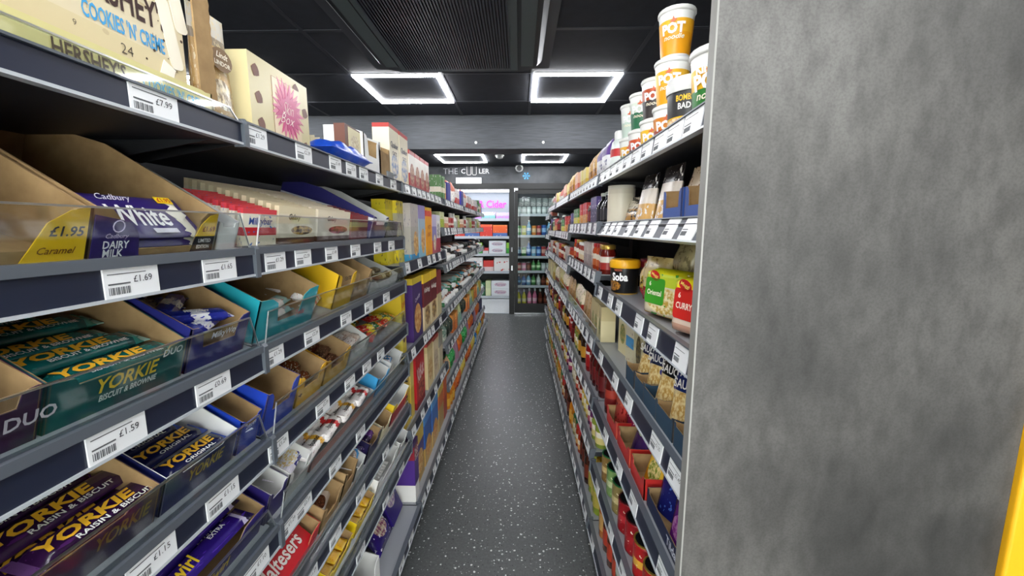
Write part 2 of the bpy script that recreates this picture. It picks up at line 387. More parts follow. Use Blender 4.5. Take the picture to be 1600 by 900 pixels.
# ------------------------------------------------------------ air conditioner cassette
ac = empty('air_conditioner', (-.36, 2.19, ZC-.003)); tag(ac, 'black ceiling cassette air conditioner with a slatted grille', 'air conditioner')
def rrect(a, b, r, n=5):
    P = []
    for cx, cy, s in ((a-r, b-r, 0), (-a+r, b-r, 1), (-a+r, -b+r, 2), (a-r, -b+r, 3)):
        for i in range(n+1):
            t = (s+i/n)*math.pi/2; P.append((cx+r*math.cos(t), cy+r*math.sin(t)))
    return P
acm = flat('#2b3034', .5); acm2 = flat('#4c5657', .4)
obj('trim_panel', mesh('trim_panel', [(gprism(rrect(.54, .54, .02), 'z', -.014, 0), flat('#3c3f45', .5))]), ac)
def frust(P, Q, z0, z1):
    n = len(P); return [(x, y, z0) for x, y in P]+[(x, y, z1) for x, y in Q], [tuple(range(n)), tuple(range(2*n-1, n-1, -1))]+[(i, i+n, (i+1) % n+n, (i+1) % n) for i in range(n)]
obj('casing', mesh('casing', [(frust(rrect(.49, .525, .12), rrect(.46, .50, .12), -.014, -.045), acm)], 35), ac)
for s in (-1, 1):
    obj('air_vane', mesh('air_vane', [(gbox(s*.40-.035, s*.40+.035, -.40, .40, -.052, -.045), acm2)]), ac)
    obj('air_slot', mesh('air_slot', [(gbox(s*.443-.006, s*.443+.006, -.38, .38, -.049, -.044), M['black'])]), ac)
obj('grille_frame', mesh('grille_frame', [(gbox(-.355, .345, -.43, .45, -.056, -.045), acm2)]), ac)
obj('grille_recess', mesh('grille_recess', [(gbox(-.325, .30, -.40, .41, -.059, -.056), flat('#060608', .6))]), ac)
sl = join(*[gbox(-.32+i*.0138-.0035, -.32+i*.0138+.0035, -.40, .41, -.066, -.059) for i in range(46)])
o = obj('grille_slats', mesh('grille_slats', [(sl, flat('#2c303a', .35))]), ac); o['kind'] = 'stuff'
# ------------------------------------------------------------ grey end panel and yellow post on the right
PY = .70
struct('wall_panel', gbox(.3, .866, PY-.022, PY, 0, 2.36), M['concrete'], 'tall grey concrete-effect end panel at the right', 'panel')
o = obj('panel_edge', mesh('panel_edge', [(gbox(.297, .2999, PY-.022, PY, 0, 2.36), flat('#8b8a86', .5))])); tag(o, 'thin pale edging strip on the grey panel side', 'edging', None, 'structure')
o = obj('corner_post', mesh('corner_post', [(gprism(rrect(.032, .02, .006), 'z', 0, 2.36), M['yellow'])])); o.location = (.899, PY-.014, 0)
tag(o, 'bright yellow corner post at the right edge of the grey panel', 'post')
struct('wall_counter', gbox(.935, 1.6, PY-.005, PY+.02, 0, 1.0), M['brown'], 'dark brown panel beyond the yellow post', 'panel')
# ------------------------------------------------------------ shelving
LX = -.50; RX = .315
def Y(px, X, z):
    """distance down the aisle of the point at image column px on a line at lateral X, height z"""
    k = (px-800)/640; up = z-CH; c, s = math.cos(PS), math.sin(PS); ct, st = math.cos(TH), math.sin(TH)
    return (X*c+k*ct*X*s+k*up*st)/(k*ct*c-s)
class Shelf: pass
SH = {}
LEV = ['top', 'second', 'third', 'fourth', 'fifth', 'sixth', 'seventh', 'bottom']
BAY = {1: 'first', 2: 'second', 3: 'third', 4: 'fourth', 5: 'fifth', 6: 'sixth'}
liner = flat('#9da1a6', .35)
def tick_mesh(w_, h_=.040):
    return cm(('tk', w_, h_), lambda: mesh('price_ticket', [(gbox(-w_/2, w_/2, -.002, 0, -h_/2, h_/2), M['ticket'])]))
def tick_print(w_):
    def mk():
        g = [gbox(-w_*.44, w_*.25, -.0004, 0, .0105, .0115), gbox(-w_*.44, -w_*.06, -.0004, 0, -.002, -.0002)]
        g += [gbox(-w_*.44+i*.0022, -w_*.44+i*.0022+.0005+.0008*((i*7) % 3)/2, -.0004, 0, -.014, -.005) for i in range(int(w_*.4/.0022))]
        return mesh('ticket_print', [(join(*g), flat('#5a5c60', .6))])
    return cm(('tp', w_), mk)
def shelf(side, bay, lev, y0, y1, X, z, tilt=0, guard=0, depth=.40, tickets=(), rail='navy', rh=.048, lean=0, total=8):
    S = Shelf(); L = y1-y0; sz = rh-(.002 if tilt else .010)
    ge = .010 if tilt else .0
    S.side, S.bay, S.y0, S.y1, S.X, S.z, S.tilt, S.L = side, bay, y0, y1, X, z, tilt, L
    lev_n = 'bottom' if lev == total-1 else LEV[lev]
    S.phrase = '%s shelf of %s %s bay' % (lev_n, BAY[bay], 'left' if side == 'L' else 'right')
    o = empty('shelf', (X, y0 if side == 'L' else y1, z), math.pi/2 if side == 'L' else -math.pi/2)
    tag(o, 'grey metal shelf with price rail, %s' % S.phrase, 'shelf', 'gondola shelves')
    S.base = Matrix.Translation(o.location) @ Matrix.Rotation(o.rotation_euler.z, 4, 'Z')
    S.mat = S.base @ Matrix.Translation((0, .008, sz)) @ Matrix.Rotation(R(tilt), 4, 'X')
    b = obj('board', mesh('board', [(gbox(.003, L-.003, 0, depth, -.022, -.002), M['boarddark'])]), o, (0, .008, sz), (R(tilt), 0, 0))
    obj('shelf_liner', mesh('shelf_liner', [(gbox(.004, L-.004, .002, depth, -.002, 0), liner)]), o, (0, .008, sz), (R(tilt), 0, 0))
    rl = obj('price_rail', mesh('price_rail', [(gbox(.006, L-.006, -.006, .006, .002, rh-ge), M[rail])]), o, (0, 0, 0), (-R(lean), 0, 0))
    obj('rail_edge', mesh('rail_edge', [(gbox(.006, L-.006, -.009, .004, -.002, .002), M['railedge'])]), rl)
    obj('rail_edge', mesh('rail_edge', [(gbox(.006, L-.006, -.011, .006, rh-ge, rh+.003), M['railgrey'])]), rl)
    for x in (0, L-.006): obj('end_cap', cm(('cap', rh), lambda: mesh('end_cap', [(gprism([(-.012, -.005), (.008, -.005), (.012, rh+.006), (-.008, rh+.006), (-.013, rh)], 'x', 0, .006), M['railgrey'])])), rl, (x, 0, 0))
    for x in (.03, L-.035): obj('bracket', cm(('brk', depth), lambda: mesh('bracket', [(gprism([(.02, -.004), (depth, -.004), (depth, -.07), (.34, -.06)], 'x', 0, .004), M['dark'])])), b, (x, 0, -.018))
    if guard:
        gd = obj('guard', mesh('guard', [(gprism([(.010, rh+.004), (L-.010, rh+.004), (L-.028, rh+guard), (.028, rh+guard)], 'y', -.006, -.003), M['guard'])]), rl)
        obj('guard_edge', mesh('guard_edge', [(gbox(.028, L-.028, -.0065, -.0025, rh+guard, rh+guard+.0022), M['gedge'])]), gd)
        for a, c in (((.010, rh+.004), (.028, rh+guard)), ((L-.010, rh+.004), (L-.028, rh+guard))):
            obj('guard_edge', mesh('guard_edge', [(gtube([(a[0], -.0045, a[1]), (c[0], -.0045, c[1])], .0016, 5), M['gedge'])]), gd)
    if lev == total-1: obj('kick_plate', mesh('kick_plate', [(gbox(.001, L-.001, .03, .045, -z+.001, rh-.035), M['black'])]), o)
    S.rail = rl; S.rh = rh
    for tk in tickets:
        y, w_, price = tk
        t = y-y0 if side == 'L' else y1-y
        if not .02 < t < L-.02: continue
        k = obj('price_ticket', tick_mesh(w_, round(rh-ge-.002, 4)), rl, (t, -.006, (rh-ge)/2+.001))
        obj('ticket_print', tick_print(w_), k, (0, -.0021, 0))
        if price: letter(k, price, .0085, (w_*.18, -.0026, .003), '#2a2c30', bold=0)
    SH[(side, bay, lev)] = S
    return S
def autotick(y0, y1, seed, n=6, prices=False, w_=.066):
    r = random.Random(seed); out = []; y = y0+.05+r.random()*.06
    while y < y1-.05:
        out.append((y, w_, '£%d.%02d' % (r.randint(0, 3), r.choice((19, 39, 49, 59, 69, 79, 85, 99))) if prices else None)); y += r.uniform(.085, .085+.5/n)
    return out
def bayframe(side, bay, y0, y1, X, depth, zb, top):
    s = 1 if side == 'R' else -1
    o = empty('shelving_bay', (X, y0, 0)); tag(o, 'dark gondola shelving frame, %s bay on the %s' % (BAY[bay], 'left' if side == 'L' else 'right'), 'shelving', 'gondola bays')
    a, b = sorted((s*(depth+.012), s*(depth+.03)))
    obj('back_panel', mesh('back_panel', [(gbox(a, b, 0, y1-y0, 0, top), M['backp'])]), o)
    for yy in (0, y1-y0-.02):
        a, b = sorted((s*(depth-.018), s*(depth+.012)))
        obj('upright', mesh('upright', [(gbox(a, b, yy, yy+.02, .0, top+.02), M['dark'])]), o)
LB = {1: (-.24, .755), 2: (.755, 1.745), 3: (1.745, 2.735), 4: (2.735, 3.725), 5: (3.725, 4.715), 6: (4.715, 5.705)}
RB = {1: (.705, 1.66), 2: (1.66, 2.645), 3: (2.645, 3.63), 4: (3.63, 4.60), 5: (4.60, 5.30)}
LZ = {1: [1.548, 1.313, 1.126, .937, .750, .562, .382, .075], 2: [1.548, 1.313, 1.126, .937, .750, .562, .382, .075],
      3: [1.548, 1.20, .797, .430, .075], 4: [1.548, 1.35, 1.103, .80, .537, .26, .075], 5: [1.548, 1.35, 1.103, .80, .537, .26, .075], 6: [1.548, 1.35, 1.103, .80, .537, .26, .075]}
RZ = {1: [1.567, 1.372, 1.128, .885, .635, .355, .075], 2: [1.567, 1.372, 1.172, .885, .635, .40, .075], 3: [1.567, 1.325, 1.11, .885, .64, .39, .075],
      4: [1.567, 1.325, 1.11, .86, .60, .36, .075], 5: [1.50, 1.27, 1.06, .84, .58, .34, .075]}
NEARP = {0: [(.44, '£7.99'), (.81, '£5.25')], 1: [(.345, '£1.69'), (.655, '£1.65')], 2: [(.44, '£1.59'), (.66, '£0.69')], 3: [(.47, '£1.15'), (.64, '£1.15')], 4: [(.62, '£1.10')]}
def ticks_for(side, bay, lev, y0, y1, X, z):
    if side == 'L' and bay == 1:
        px = {0: [(233, '£7.99')], 1: [(198, '£1.69'), (337, '£1.65')], 2: [(175, '£1.59'), (327, '£0.69')], 3: [(230, '£1.15'), (342, '£1.15')], 4: [(395, '£1.10')]}.get(lev, [])
        return [(Y(p, X, z+.025), .074, c) for p, c in px]
    if side == 'L' and bay == 2:
        px = {0: [393, 470, 520, 545, 565, 590, 612], 1: [425, 469, 514, 552, 587, 609], 2: [422, 483, 537, 573, 601], 3: [430, 500, 543, 570, 592], 4: [445, 470, 520, 560], 5: [480, 520, 560, 600], 6: [560, 600, 625], 7: [600, 625, 640]}[lev]
        return [(Y(p, X, z+.025), .068, '£%d.%d9' % (1+(i % 2), 2+i)) for i, p in enumerate(px)]
    if side == 'L' and bay == 3:
        return autotick(y0, y1, lev, 3 if lev else 12)
    return autotick(y0, y1, hash((bay, lev, side == 'L')) % 1000, 9)
for bay, (y0, y1) in LB.items():
    zs = LZ[bay]; bayframe('L', bay, y0, y1, LX, .42, zs[-1], 1.60)
    for lev, z in enumerate(zs):
        choc = bay < 3 and 0 < lev < 7
        X = LX if lev < len(zs)-1 else LX+.035
        if bay > 3 and lev == 1: X = LX-.01
        shelf('L', bay, lev, y0, y1, X, z, 17 if choc else 0, (({5: .030, 6: .024, 4: .05}.get(lev, .062)) if choc else (.02 if bay == 1 and lev == 0 else 0)), .385, ticks_for('L', bay, lev, y0, y1, X, z), total=len(zs), lean=0 if bay < 3 else 8, rh=(.034 if bay == 1 else .038) if lev == 0 else .048)
for bay, (y0, y1) in RB.items():
    zs = RZ[bay]; bayframe('R', bay, y0, y1, RX, .42, zs[-1], 1.62)
    for lev, z in enumerate(zs):
        X = RX+(.02 if bay == 5 else 0)-(.0 if lev < 6 else .004)
        tk = autotick(y0, y1, 40+bay*9+lev, 3 if bay == 1 and lev > 1 else 9) if lev else autotick(y0, y1, 40+bay, 40, False, .08)
        lean = 8
        if bay == 1 and lev == 1: lean = 26
        if bay == 1 and lev == 3: tk = [(Y(1057, X, z), .074, '£1.45'), (Y(1027, X, z), .074, '£1.25')]+[t for t in tk if t[0] > Y(1000, X, z)]
        shelf('R', bay, lev, y0, y1, X, z, 0, (.045 if (bay in (2, 3) and lev == 3) else 0), .385, tk, total=len(zs), lean=lean, rh=.04 if lev == 0 else .048)
# ------------------------------------------------------------ product makers (front faces local -y, base at z=0)
PEND = []
def put(o, S, y, b, desc, cat, dz=0, rot=(0, 0, 0), group=None, row=0):
    t = y-S.y0 if S.side == 'L' else S.y1-y
    m = S.mat @ Matrix.Translation((t, b, dz)) @ Matrix.Rotation(rot[2], 4, 'Z') @ Matrix.Rotation(rot[1], 4, 'Y') @ Matrix.Rotation(rot[0], 4, 'X')
    o.matrix_basis = m
    PEND.append((o, desc, cat, S.phrase, round(y, 4), round(b, 3), round(dz, 3), group)); return o
def finalize():
    G = {}
    for p in PEND: G.setdefault((p[1], p[3]), []).append(p)
    for (desc, ph), L in G.items():
        L.sort(key=lambda p: (p[4], p[5], p[6]))
        for i, p in enumerate(L):
            if len(L) == 1: lab = '%s on %s' % (desc, ph)
            else:
                n = ORD[i] if i < 20 else ('twenty-'+ORD[i-20] if i < 29 else 'thirtieth')
                lab = '%s, %s along, %s' % (desc, n, ph)
            g = p[7] or (('%s on %s' % (desc, ph)) if len(L) > 1 else None)
            tag(p[0], lab, p[2], g)
SEAL = lambda v, a: min(1, v/a, (1-v)/a) if 0 < v < 1 else 0
def Tpouch(t): return lambda u, v: max(.002, t*(1-v)**.55*(1-abs(2*u-1)**3)**.5*(1 if v < .93 else .3)+.0) if True else 0
def Tbag(t): return lambda u, v: .0015+t*(max(0, min(1, (v-.06)/.22, (.94-v)/.22)))**.6*(max(0, 1-abs(2*u-1)**4))**.5
def Tbar(t): return lambda u, v: .0012+t*(max(0, min(1, (u-.06)/.05, (.94-u)/.05)))**.7*(max(0, 1-abs(2*v-1)**5))**.4
def parts_of(kind, w_, d, h):
    r = w_/2
    if kind == 'box': return [('box', gbox(-r, r, -d/2, d/2, 0, h), 0, 0)]
    if kind == 'jar': return [('jar', glathe([(r*.92, 0), (r, h*.03), (r, h*.74), (r*.86, h*.83), (r*.84, h*.86)]), 0, 40), ('label', glathe([(r*1.01, h*.16), (r*1.01, h*.62)], 14, False), 1, 40), ('lid', glathe([(r*.9, h*.85), (r*.92, h*.87), (r*.92, h*.98), (r*.86, h)]), 2, 40)]
    if kind == 'can': return [('can', glathe([(r*.94, 0), (r, h*.03), (r, h*.95), (r*.96, h*.97)], 18), 0, 40), ('label', glathe([(r*1.008, h*.06), (r*1.008, h*.92)], 18, False), 1, 40), ('lid', join(glathe([(r, h*.965), (r*1.01, h), (r*.93, h), (r*.92, h*.975)], 18, False), glathe([(.0005, h*.972), (r*.93, h*.975)], 18, False)), 2, 30)]
    if kind == 'bottle': return [('bottle', glathe([(r*.9, 0), (r, h*.02), (r, h*.58), (r*.8, h*.68), (r*.4, h*.78), (r*.36, h*.92)]), 0, 50), ('label', glathe([(r*1.015, h*.16), (r*1.015, h*.5)], 14, False), 1, 40), ('cap', glathe([(r*.42, h*.9), (r*.42, h*.985), (r*.36, h)]), 2, 40)]
    if kind == 'squeezy': return [('bottle', xf(glathe([(r*.9, 0), (r, h*.03), (r*.96, h*.4), (r, h*.62), (r*.85, h*.76), (r*.5, h*.82)]), Matrix.Diagonal((1, .7, 1, 1))), 0, 50), ('label', xf(glathe([(r*1.02, h*.15), (r*.99, h*.4), (r*1.02, h*.58)], 14, False), Matrix.Diagonal((1, .72, 1, 1))), 1, 50), ('cap', xf(glathe([(r*.55, h*.8), (r*.55, h*.97), (r*.48, h)]), Matrix.Diagonal((1, .75, 1, 1))), 2, 40)]
    if kind == 'cup': return [('cup', glathe([(r*.72, 0), (r*.74, h*.02), (r*.93, h*.9), (r*.97, h*.91), (r, h*.93), (r*.99, h*.98), (r*.93, h*.985)], 22), 1, 40), ('sleeve', glathe([(r*.752, h*.04), (r*.905, h*.74)], 22, False), 0, 60), ('lid', glathe([(.001, h*1.0), (r*.97, h*.998), (r*1.0, h*.975)], 22, False), 2, 40)]
    if kind == 'tub': return [('tub', glathe([(r*.86, 0), (r*.88, h*.02), (r*.97, h*.8)], 20), 0, 40), ('lid', glathe([(r*1.02, h*.76), (r*1.04, h*.8), (r*1.04, h*.93), (r*.95, h)], 20), 1, 40), ('foot', glathe([(r*.9, 0), (r*.92, h*.03)], 20), 2, 40)]
    if kind == 'pouch': return [('pouch', gpillow(w_, h, Tpouch(d)), 0, 60)]
    if kind == 'bag': return [('bag', gpillow(w_, h, Tbag(d), 10, 10), 0, 60)]
    if kind == 'lying': # bottle on its side, cap toward the aisle
        g = [('bottle', glathe([(r*.9, 0), (r, h*.03), (r, h*.7), (r*.7, h*.8), (r*.4, h*.84)]), 0, 50), ('label', glathe([(r*1.015, h*.1), (r*1.015, h*.62)], 14, False), 1, 40), ('cap', glathe([(r*.5, h*.83), (r*.5, h*.98), (r*.42, h)]), 2, 40)]
        m = Matrix.Translation((0, h/2, r)) @ Matrix.Rotation(math.pi/2, 4, 'X')
        return [(n, xf(q, m), s, a) for n, q, s, a in g]
    raise KeyError(kind)
NAMES = dict(box='product_box', jar='food_jar', can='food_can', bottle='sauce_bottle', squeezy='squeezy_bottle', cup='noodle_pot', tub='noodle_tub', pouch='food_pouch', bag='food_bag', lying='lying_bottle')
def make(kind, w_, d, h, mats, parts=False, name=None):
    P = parts_of(kind, w_, d, h); name = name or NAMES[kind]
    key = (kind, round(w_, 4), round(d, 4), round(h, 4), tuple(m.name for m in mats), parts)
    if not parts or len(P) == 1:
        me = cm(key, lambda: mesh(name, [(g, mats[min(s, len(mats)-1)]) for _, g, s, _ in P], max(p[3] for p in P)))
        return obj(name, me)
    root = None
    for n, g, s, a in P:
        me = cm(key+(n,), lambda: mesh(n, [(g, mats[min(s, len(mats)-1)])], a))
        if root is None: root = obj(name, me)
        else: obj(n, me, root)
    return root
def tray(w_, d, hb, hs, hf, mo, mi, cw=.2, name='display_carton', rear=.55):
    """shelf-ready carton: tall back, sides sloping to the front, front wall cut low between two corners"""
    def mk():
        t = .003; r = w_/2; y0, y1 = -d/2, d/2
        out, inn = [], []
        side = [(y0, 0), (y1, 0), (y1, hb), (y0+d*rear, hb), (y0, hs)]
        front = [(-r, 0), (r, 0), (r, hs)]
        c = w_*cw
        front += [(r-c*.55, hs*.97), (r-c*.85, hs*.75+hf*.25), (r-c, hf), (-r+c, hf), (-r+c*.85, hs*.75+hf*.25), (-r+c*.55, hs*.97), (-r, hs)]
        o = [gprism(side, 'x', -r, -r+t/2), gprism(side, 'x', r-t/2, r), gprism(front, 'y', y0, y0+t/2), gbox(-r, r, y1-t/2, y1, 0, hb), gbox(-r, r, y0, y1, 0, t/2)]
        i = [gprism(side, 'x', -r+t/2, -r+t), gprism(side, 'x', r-t, r-t/2), gprism(front, 'y', y0+t/2, y0+t), gbox(-r+t, r-t, y1-t, y1-t/2, 0, hb), gbox(-r+t, r-t, y0+t, y1-t, t/2, t)]
        return mesh(name, [(join(*o), mo), (join(*i), mi)])
    return obj(name, cm(('tray', w_, d, hb, hs, hf, mo.name, mi.name, cw, rear), mk))
def bar(l, wd, t, m, name='chocolate_bar'):
    def mk():
        g = gpillow(l, wd, Tbar(t), 18, 6)
        return mesh(name, [(xf(g, Matrix(((1, 0, 0, 0), (0, 0, 1, -wd/2), (0, -1, 0, t/2+.0006), (0, 0, 0, 1)))), m)], 50)
    return obj(name, cm(('bar', l, wd, t, m.name), mk))
# ------------------------------------------------------------ left: near products
def yl(S, px, dz=.06, dx=.02): return Y(px, S.X-dx if S.side == 'L' else S.X+dx, S.z+dz)
def span(S, a, b, dz=.06, dx=.02):
    p, q = sorted((yl(S, a, dz, dx), yl(S, b, dz, dx))); return (p+q)/2, q-p
def L(b, l): return SH[('L', b, l)]
def Rr(b, l): return SH[('R', b, l)]
K, G_, W_ = M['kraft'], M['greycard'], M['white']
def TR(S, a, b, outer, desc, inner=None, hs=.066, hf=.030, hb=.12, d=.33, cw=.22, letters=(), bb=.012, rear=.6):
    yc, wd = span(S, a, b); wd = round(wd-.004, 4)
    o = tray(wd, d, hb, hs, hf, outer if not isinstance(outer, str) else pr(outer), inner or K, cw, rear=rear)
    for s, h, x, z, c, *k in letters: letter(o, s, h, (x*wd, -d/2-.0008, z), c, **(k[0] if k else {}))
    put(o, S, yc, bb+d/2, desc, 'carton')
    global LAST
    LAST = (o, wd, d)
    return yc, wd, bb
def corner(c, dx):
    t, wd, d = LAST; c.parent = t; c.location = (dx, -d/2-.0012, 0)
def BARS(S, yc, wd, l, bw, t, mat, desc, spots, letters=(), jit=.0, gname=None):
    """flow-wrapped bars lying along the shelf; spots: (dx, back, layer, rz)"""
    for dx, b, lay, rz in spots:
        o = bar(l, bw, t, mat)
        for s, h, x, y, c, *k in letters: letter(o, s, h, (x*l, y*bw, t+.0022), c, 'top', **(k[0] if k else {}))
        put(o, S, yc+dx, b, desc, 'chocolate bar', .018+lay*(t*.95), (0, 0, rz), gname)
def FILE(S, a, b, h, n, t, mat, desc, pitch=.016, letters=(), b0=.02, lean=-10, cat='chocolate bar'):
    """tablets standing on edge, filed one behind the other"""
    yc, wd = span(S, a, b); wd = round(wd-.004, 4)
    for i in range(n):
        o = make('box', wd, t, h, [mat], name='chocolate_tablet')
        if i == 0:
            for s, hh, x, z, c, *k in letters: letter(o, s, hh, (x*wd, -t/2-.0008, z), c, **(k[0] if k else {}))
        put(o, S, yc, b0+i*pitch, desc, cat, .001, (R(lean), 0, 0))
    return yc, wd
IT = dict(shear=.25)
# --- top shelf, first bay: advent calendar in a display tray, gold bag, cream gift box
S = L(1, 0)
cream = pr([(0, '#d6c79c'), (.25, '#dccfae'), (1, '#dccfae')], None, ('#c8b68e', .62, 5))
o = tray(.50, .10, .055, .052, .052, flat('#d6cd8e', .5), K, .05, name='calendar_tray', rear=.1)
letter(o, "HERSHEY'S", .021, (.050, -.0512, .030), '#5a4a3a', wd=.088); letter(o, "COOKIES 'N' CREME", .016, (.175, -.0512, .029), '#4fb0d8', wd=.115)
put(o, S, .475, .065, 'pale yellow display tray with brown lettering', 'carton'); CT = o
fl = gprism([(-.018, .0), (.018, .0)]+[(.018+(.0015 if i % 2 else -.0005), .0+i*.009) for i in range(1, 36)]+[(-.018, .32)], 'y', -.0015, .0015)
obj('card_flap', mesh('card_flap', [(fl, K)]), CT, (.247, -.047, .045))
cal = make('box', .45, .06, .33, [cream], name='calendar_box')
letter(cal, "HERSHEY'S", .040, (.122, -.0308, .136), '#3a2420', wd=.15); letter(cal, "COOKIES 'N' CREME", .022, (.126, -.0308, .096), '#3f9fd8', wd=.12)
for s, x, z in (('24', .122, .067), ('9', .055, .072), ('6', .175, .045), ('11', .17, .105), ('2', .205, .07), ('17', -.02, .09)): letter(cal, s, .013 if s == '24' else .007, (x, -.0309, z), '#4a3d34', bold=-.01)
ok = cm('oreo', lambda: mesh('picture_spot', [(xf(glathe([(.004, 0), (.0038, .0004)], 8), Matrix.Rotation(math.pi/2, 4, 'X')), flat('#4a3428', .6))]))
rr = random.Random(3)
for i in range(40): obj('cookie_crumb', ok, cal, (rr.uniform(.15, .222), -.0306, rr.uniform(.035, .2)), (0, 0, 0), (rr.uniform(.25, .6),)*3)
sq = obj('chocolate_picture', mesh('chocolate_picture', [(gbox(-.011, .011, -.001, 0, -.016, .016), flat('#f6efdf', .4))]), cal, (.186, -.0305, .058), (0, .4, 0))
sq = obj('badge', mesh('badge', [(gbox(-.02, .02, -.001, 0, -.012, .012), flat('#5fb4e0', .5))]), cal, (.19, -.0305, .185), (0, -.3, 0))
for s in (-1, 1): obj('bar_picture', mesh('bar_picture', [(gprism(rrect(.012, .05, .008), 'y', -.0008, 0), flat('#f3ecd9', .5))]), cal, (.207+s*.008, -.0302, .15+s*.03), (0, -.2, 0))
put(cal, S, .475, .065, 'cream advent calendar box with blue and brown lettering', 'box', .004)
gold = pr([(0, '#b08a4c'), (.35, '#c7a266'), (.72, '#9c8f7c'), (.8, '#d9d4c8')], (.5, .32, .34, .13, '#8f7a5a', '#e8dcc0'), ('#e4d3a6', .6, 18), .3)
o = make('pouch', .085, .05, .205, [gold], name='chocolate_pouch')
oz = obj('emblem', mesh('emblem', [(gprism([(.027*math.cos(a*.4), .02*math.sin(a*.4)) for a in range(16)], 'y', -.001, 0), flat('#7a5a30', .4))]), o, (0, -.0225, .125))
letter(oz, 'LINDOR', .008, (0, -.002, -.007), '#f4ead0'); letter(oz, 'Lindt', .010, (0, -.002, .007), '#f4ead0', shear=.3)
put(o, S, .775, .05, 'gold foil chocolate pouch with a round window top', 'pouch')
def giftbox():
    o = make('box', .225, .05, .165, [flat('#d0c496', .3)], name='gift_box')
    def star(n, r0, r1, seed):
        q = random.Random(seed); P = []
        for i in range(2*n):
            a = math.pi*i/n; r = r0*(q.uniform(.85, 1.25)) if i % 2 else r1*q.uniform(.8, 1.1); P.append((r*math.cos(a), r*math.sin(a)))
        return P
    obj('square_outline', mesh('square_outline', [(gbox(-.055, .055, -.0005, 0, -.060, .060), flat('#7a4a3a', .4))]), o, (.018, -.0252, .084))
    obj('printed_square', mesh('printed_square', [(gbox(-.054, .054, -.0006, 0, -.059, .059), flat('#e2cfae', .3))]), o, (.018, -.0256, .084))
    obj('pink_burst', mesh('pink_burst', [(gprism(star(24, .040, .066, 2), 'y', -.0005, 0), flat('#d06a8c', .3))]), o, (.018, -.0264, .086))
    obj('pink_burst', mesh('pink_burst', [(gprism(star(18, .030, .056, 5), 'y', -.0005, 0), flat('#b8246c', .3))]), o, (.018, -.0271, .084))
    letter(o, 'Skin', .026, (.018, -.0282, .090), '#fff3ea', wd=.042, shear=.5, bold=-.015); letter(o, 'Box', .022, (.012, -.0282, .066), '#fff3ea', shear=.5, bold=-.015)
    fm = [(gprism([(.011*math.cos(a*.7)*(1+.2*(a % 2)), .011*math.sin(a*.7)*(1+.2*(a % 2))) for a in range(9)], 'y', -.0006, 0), flat('#6a3b28', .4))]
    me = mesh('praline_picture', fm)
    for x, z in ((-.09, .135), (-.082, .035), (.095, .1), (-.085, .085), (.09, .02), (.06, .145)): obj('praline_picture', me, o, (x, -.0253, z), (0, x*9, 0))
    return o
put(giftbox(), L(2, 0), .95, .045, 'cream gift box with a pink starburst print', 'box')
# --- top shelf, second bay
S = L(2, 0)
o = tray(.24, .16, .11, .05, .03, W_, G_, .2); put(o, S, 1.20, .14, 'white open carton of cream bars', 'carton')
for i in range(7):
    o = make('box', .028, .12, .075, [pr([(0, '#efe2ba'), (.8, '#e0cf98')])], name='biscuit_pack'); put(o, S, 1.10+i*.031, .13, 'cream wrapped bar standing in white carton', 'bar', .006, (0, R(-12), 0))
o = obj('snack_bag', mesh('snack_bag', [(xf(gpillow(.30, .12, lambda u, v: 0.002+.055*max(0, min(1, (u-.05)/.2, (.95-u)/.2))**.6*max(0, 1-abs(2*v-1)**4)**.5*(1+.25*math.sin(u*23)*math.sin(v*9)), 20, 10), Matrix(((1, 0, 0, 0), (0, 0, 1, -.06), (0, -1, 0, .034), (0, 0, 0, 1)))), flat('#1f4fc4', .3))], 60))
put(o, S, 1.26, .045, 'crumpled blue foil bag lying at the shelf edge', 'bag', .004)
choc = pr([(0, '#e8dcb0'), (.0, '#e8dcb0')], (.5, .66, .36, .2, '#cbb78d', '#efe4c4'))
o = make('box', .13, .035, .15, [flat('#6b3f30', .45)], name='biscuit_box')
obj('front_panel', mesh('front_panel', [(gbox(-.04, .0645, -.001, 0, .005, .145), choc)]), o, (0, -.0176, 0)); letter(o, 'CHOC', .012, (.015, -.0195, .05), '#5a3a28')
put(o, S, 1.40, .06, 'brown and cream chocolate box standing upright', 'box')
o = tray(.17, .14, .175, .15, .08, W_, G_, .25); put(o, S, 1.545, .10, 'tall white torn carton', 'carton')
o = tray(.13, .16, .17, .14, .12, K, K, .1); put(o, S, 1.675, .11, 'small brown cardboard carton', 'carton')
clip = obj('ticket_clip', mesh('ticket_clip', [(join(gbox(-.035, .035, -.02, -.014, 0, .028), gbox(-.01, .03, -.014, .02, .004, .010), gbox(.02, .04, -.03, -.014, .018, .024)), flat('#6a6e72', .4))])); put(clip, S, 1.60, .004, 'grey plastic ticket clip on the shelf edge', 'clip', .006)
def quaker(red, y, S, b=.07, h=.255):
    o = make('box', .135, .07, h, [pr([(0, '#f0e6cc'), (.93, red)], (.5, .34, .36, .2, '#6a86b4', '#e6dcc8'))], name='cereal_box')
    letter(o, 'Quaker', .028, (0, -.0358, h*.68), '#2c3550', wd=.10); letter(o, 'OATS', .018, (0, -.0358, h*.55), '#2c3550')
    put(o, S, y, b, 'cream oat box with a red top edge', 'box')
S3 = L(3, 0)
quaker('#c23a34', 1.83, S3); quaker('#c23a34', 1.98, S3)
rb = pr([(0, '#a8302e'), (.45, '#e9e2da'), (.9, '#b83430')], (.5, .45, .4, .25, '#c9a07a', '#8a2f2a'))
for i, y in enumerate((2.10, 2.21, 2.32, 2.43)):
    o = make('box', .10, .08, .20, [rb], name='cereal_box'); put(o, S3, y, .07, 'red and white cereal bar box', 'box')
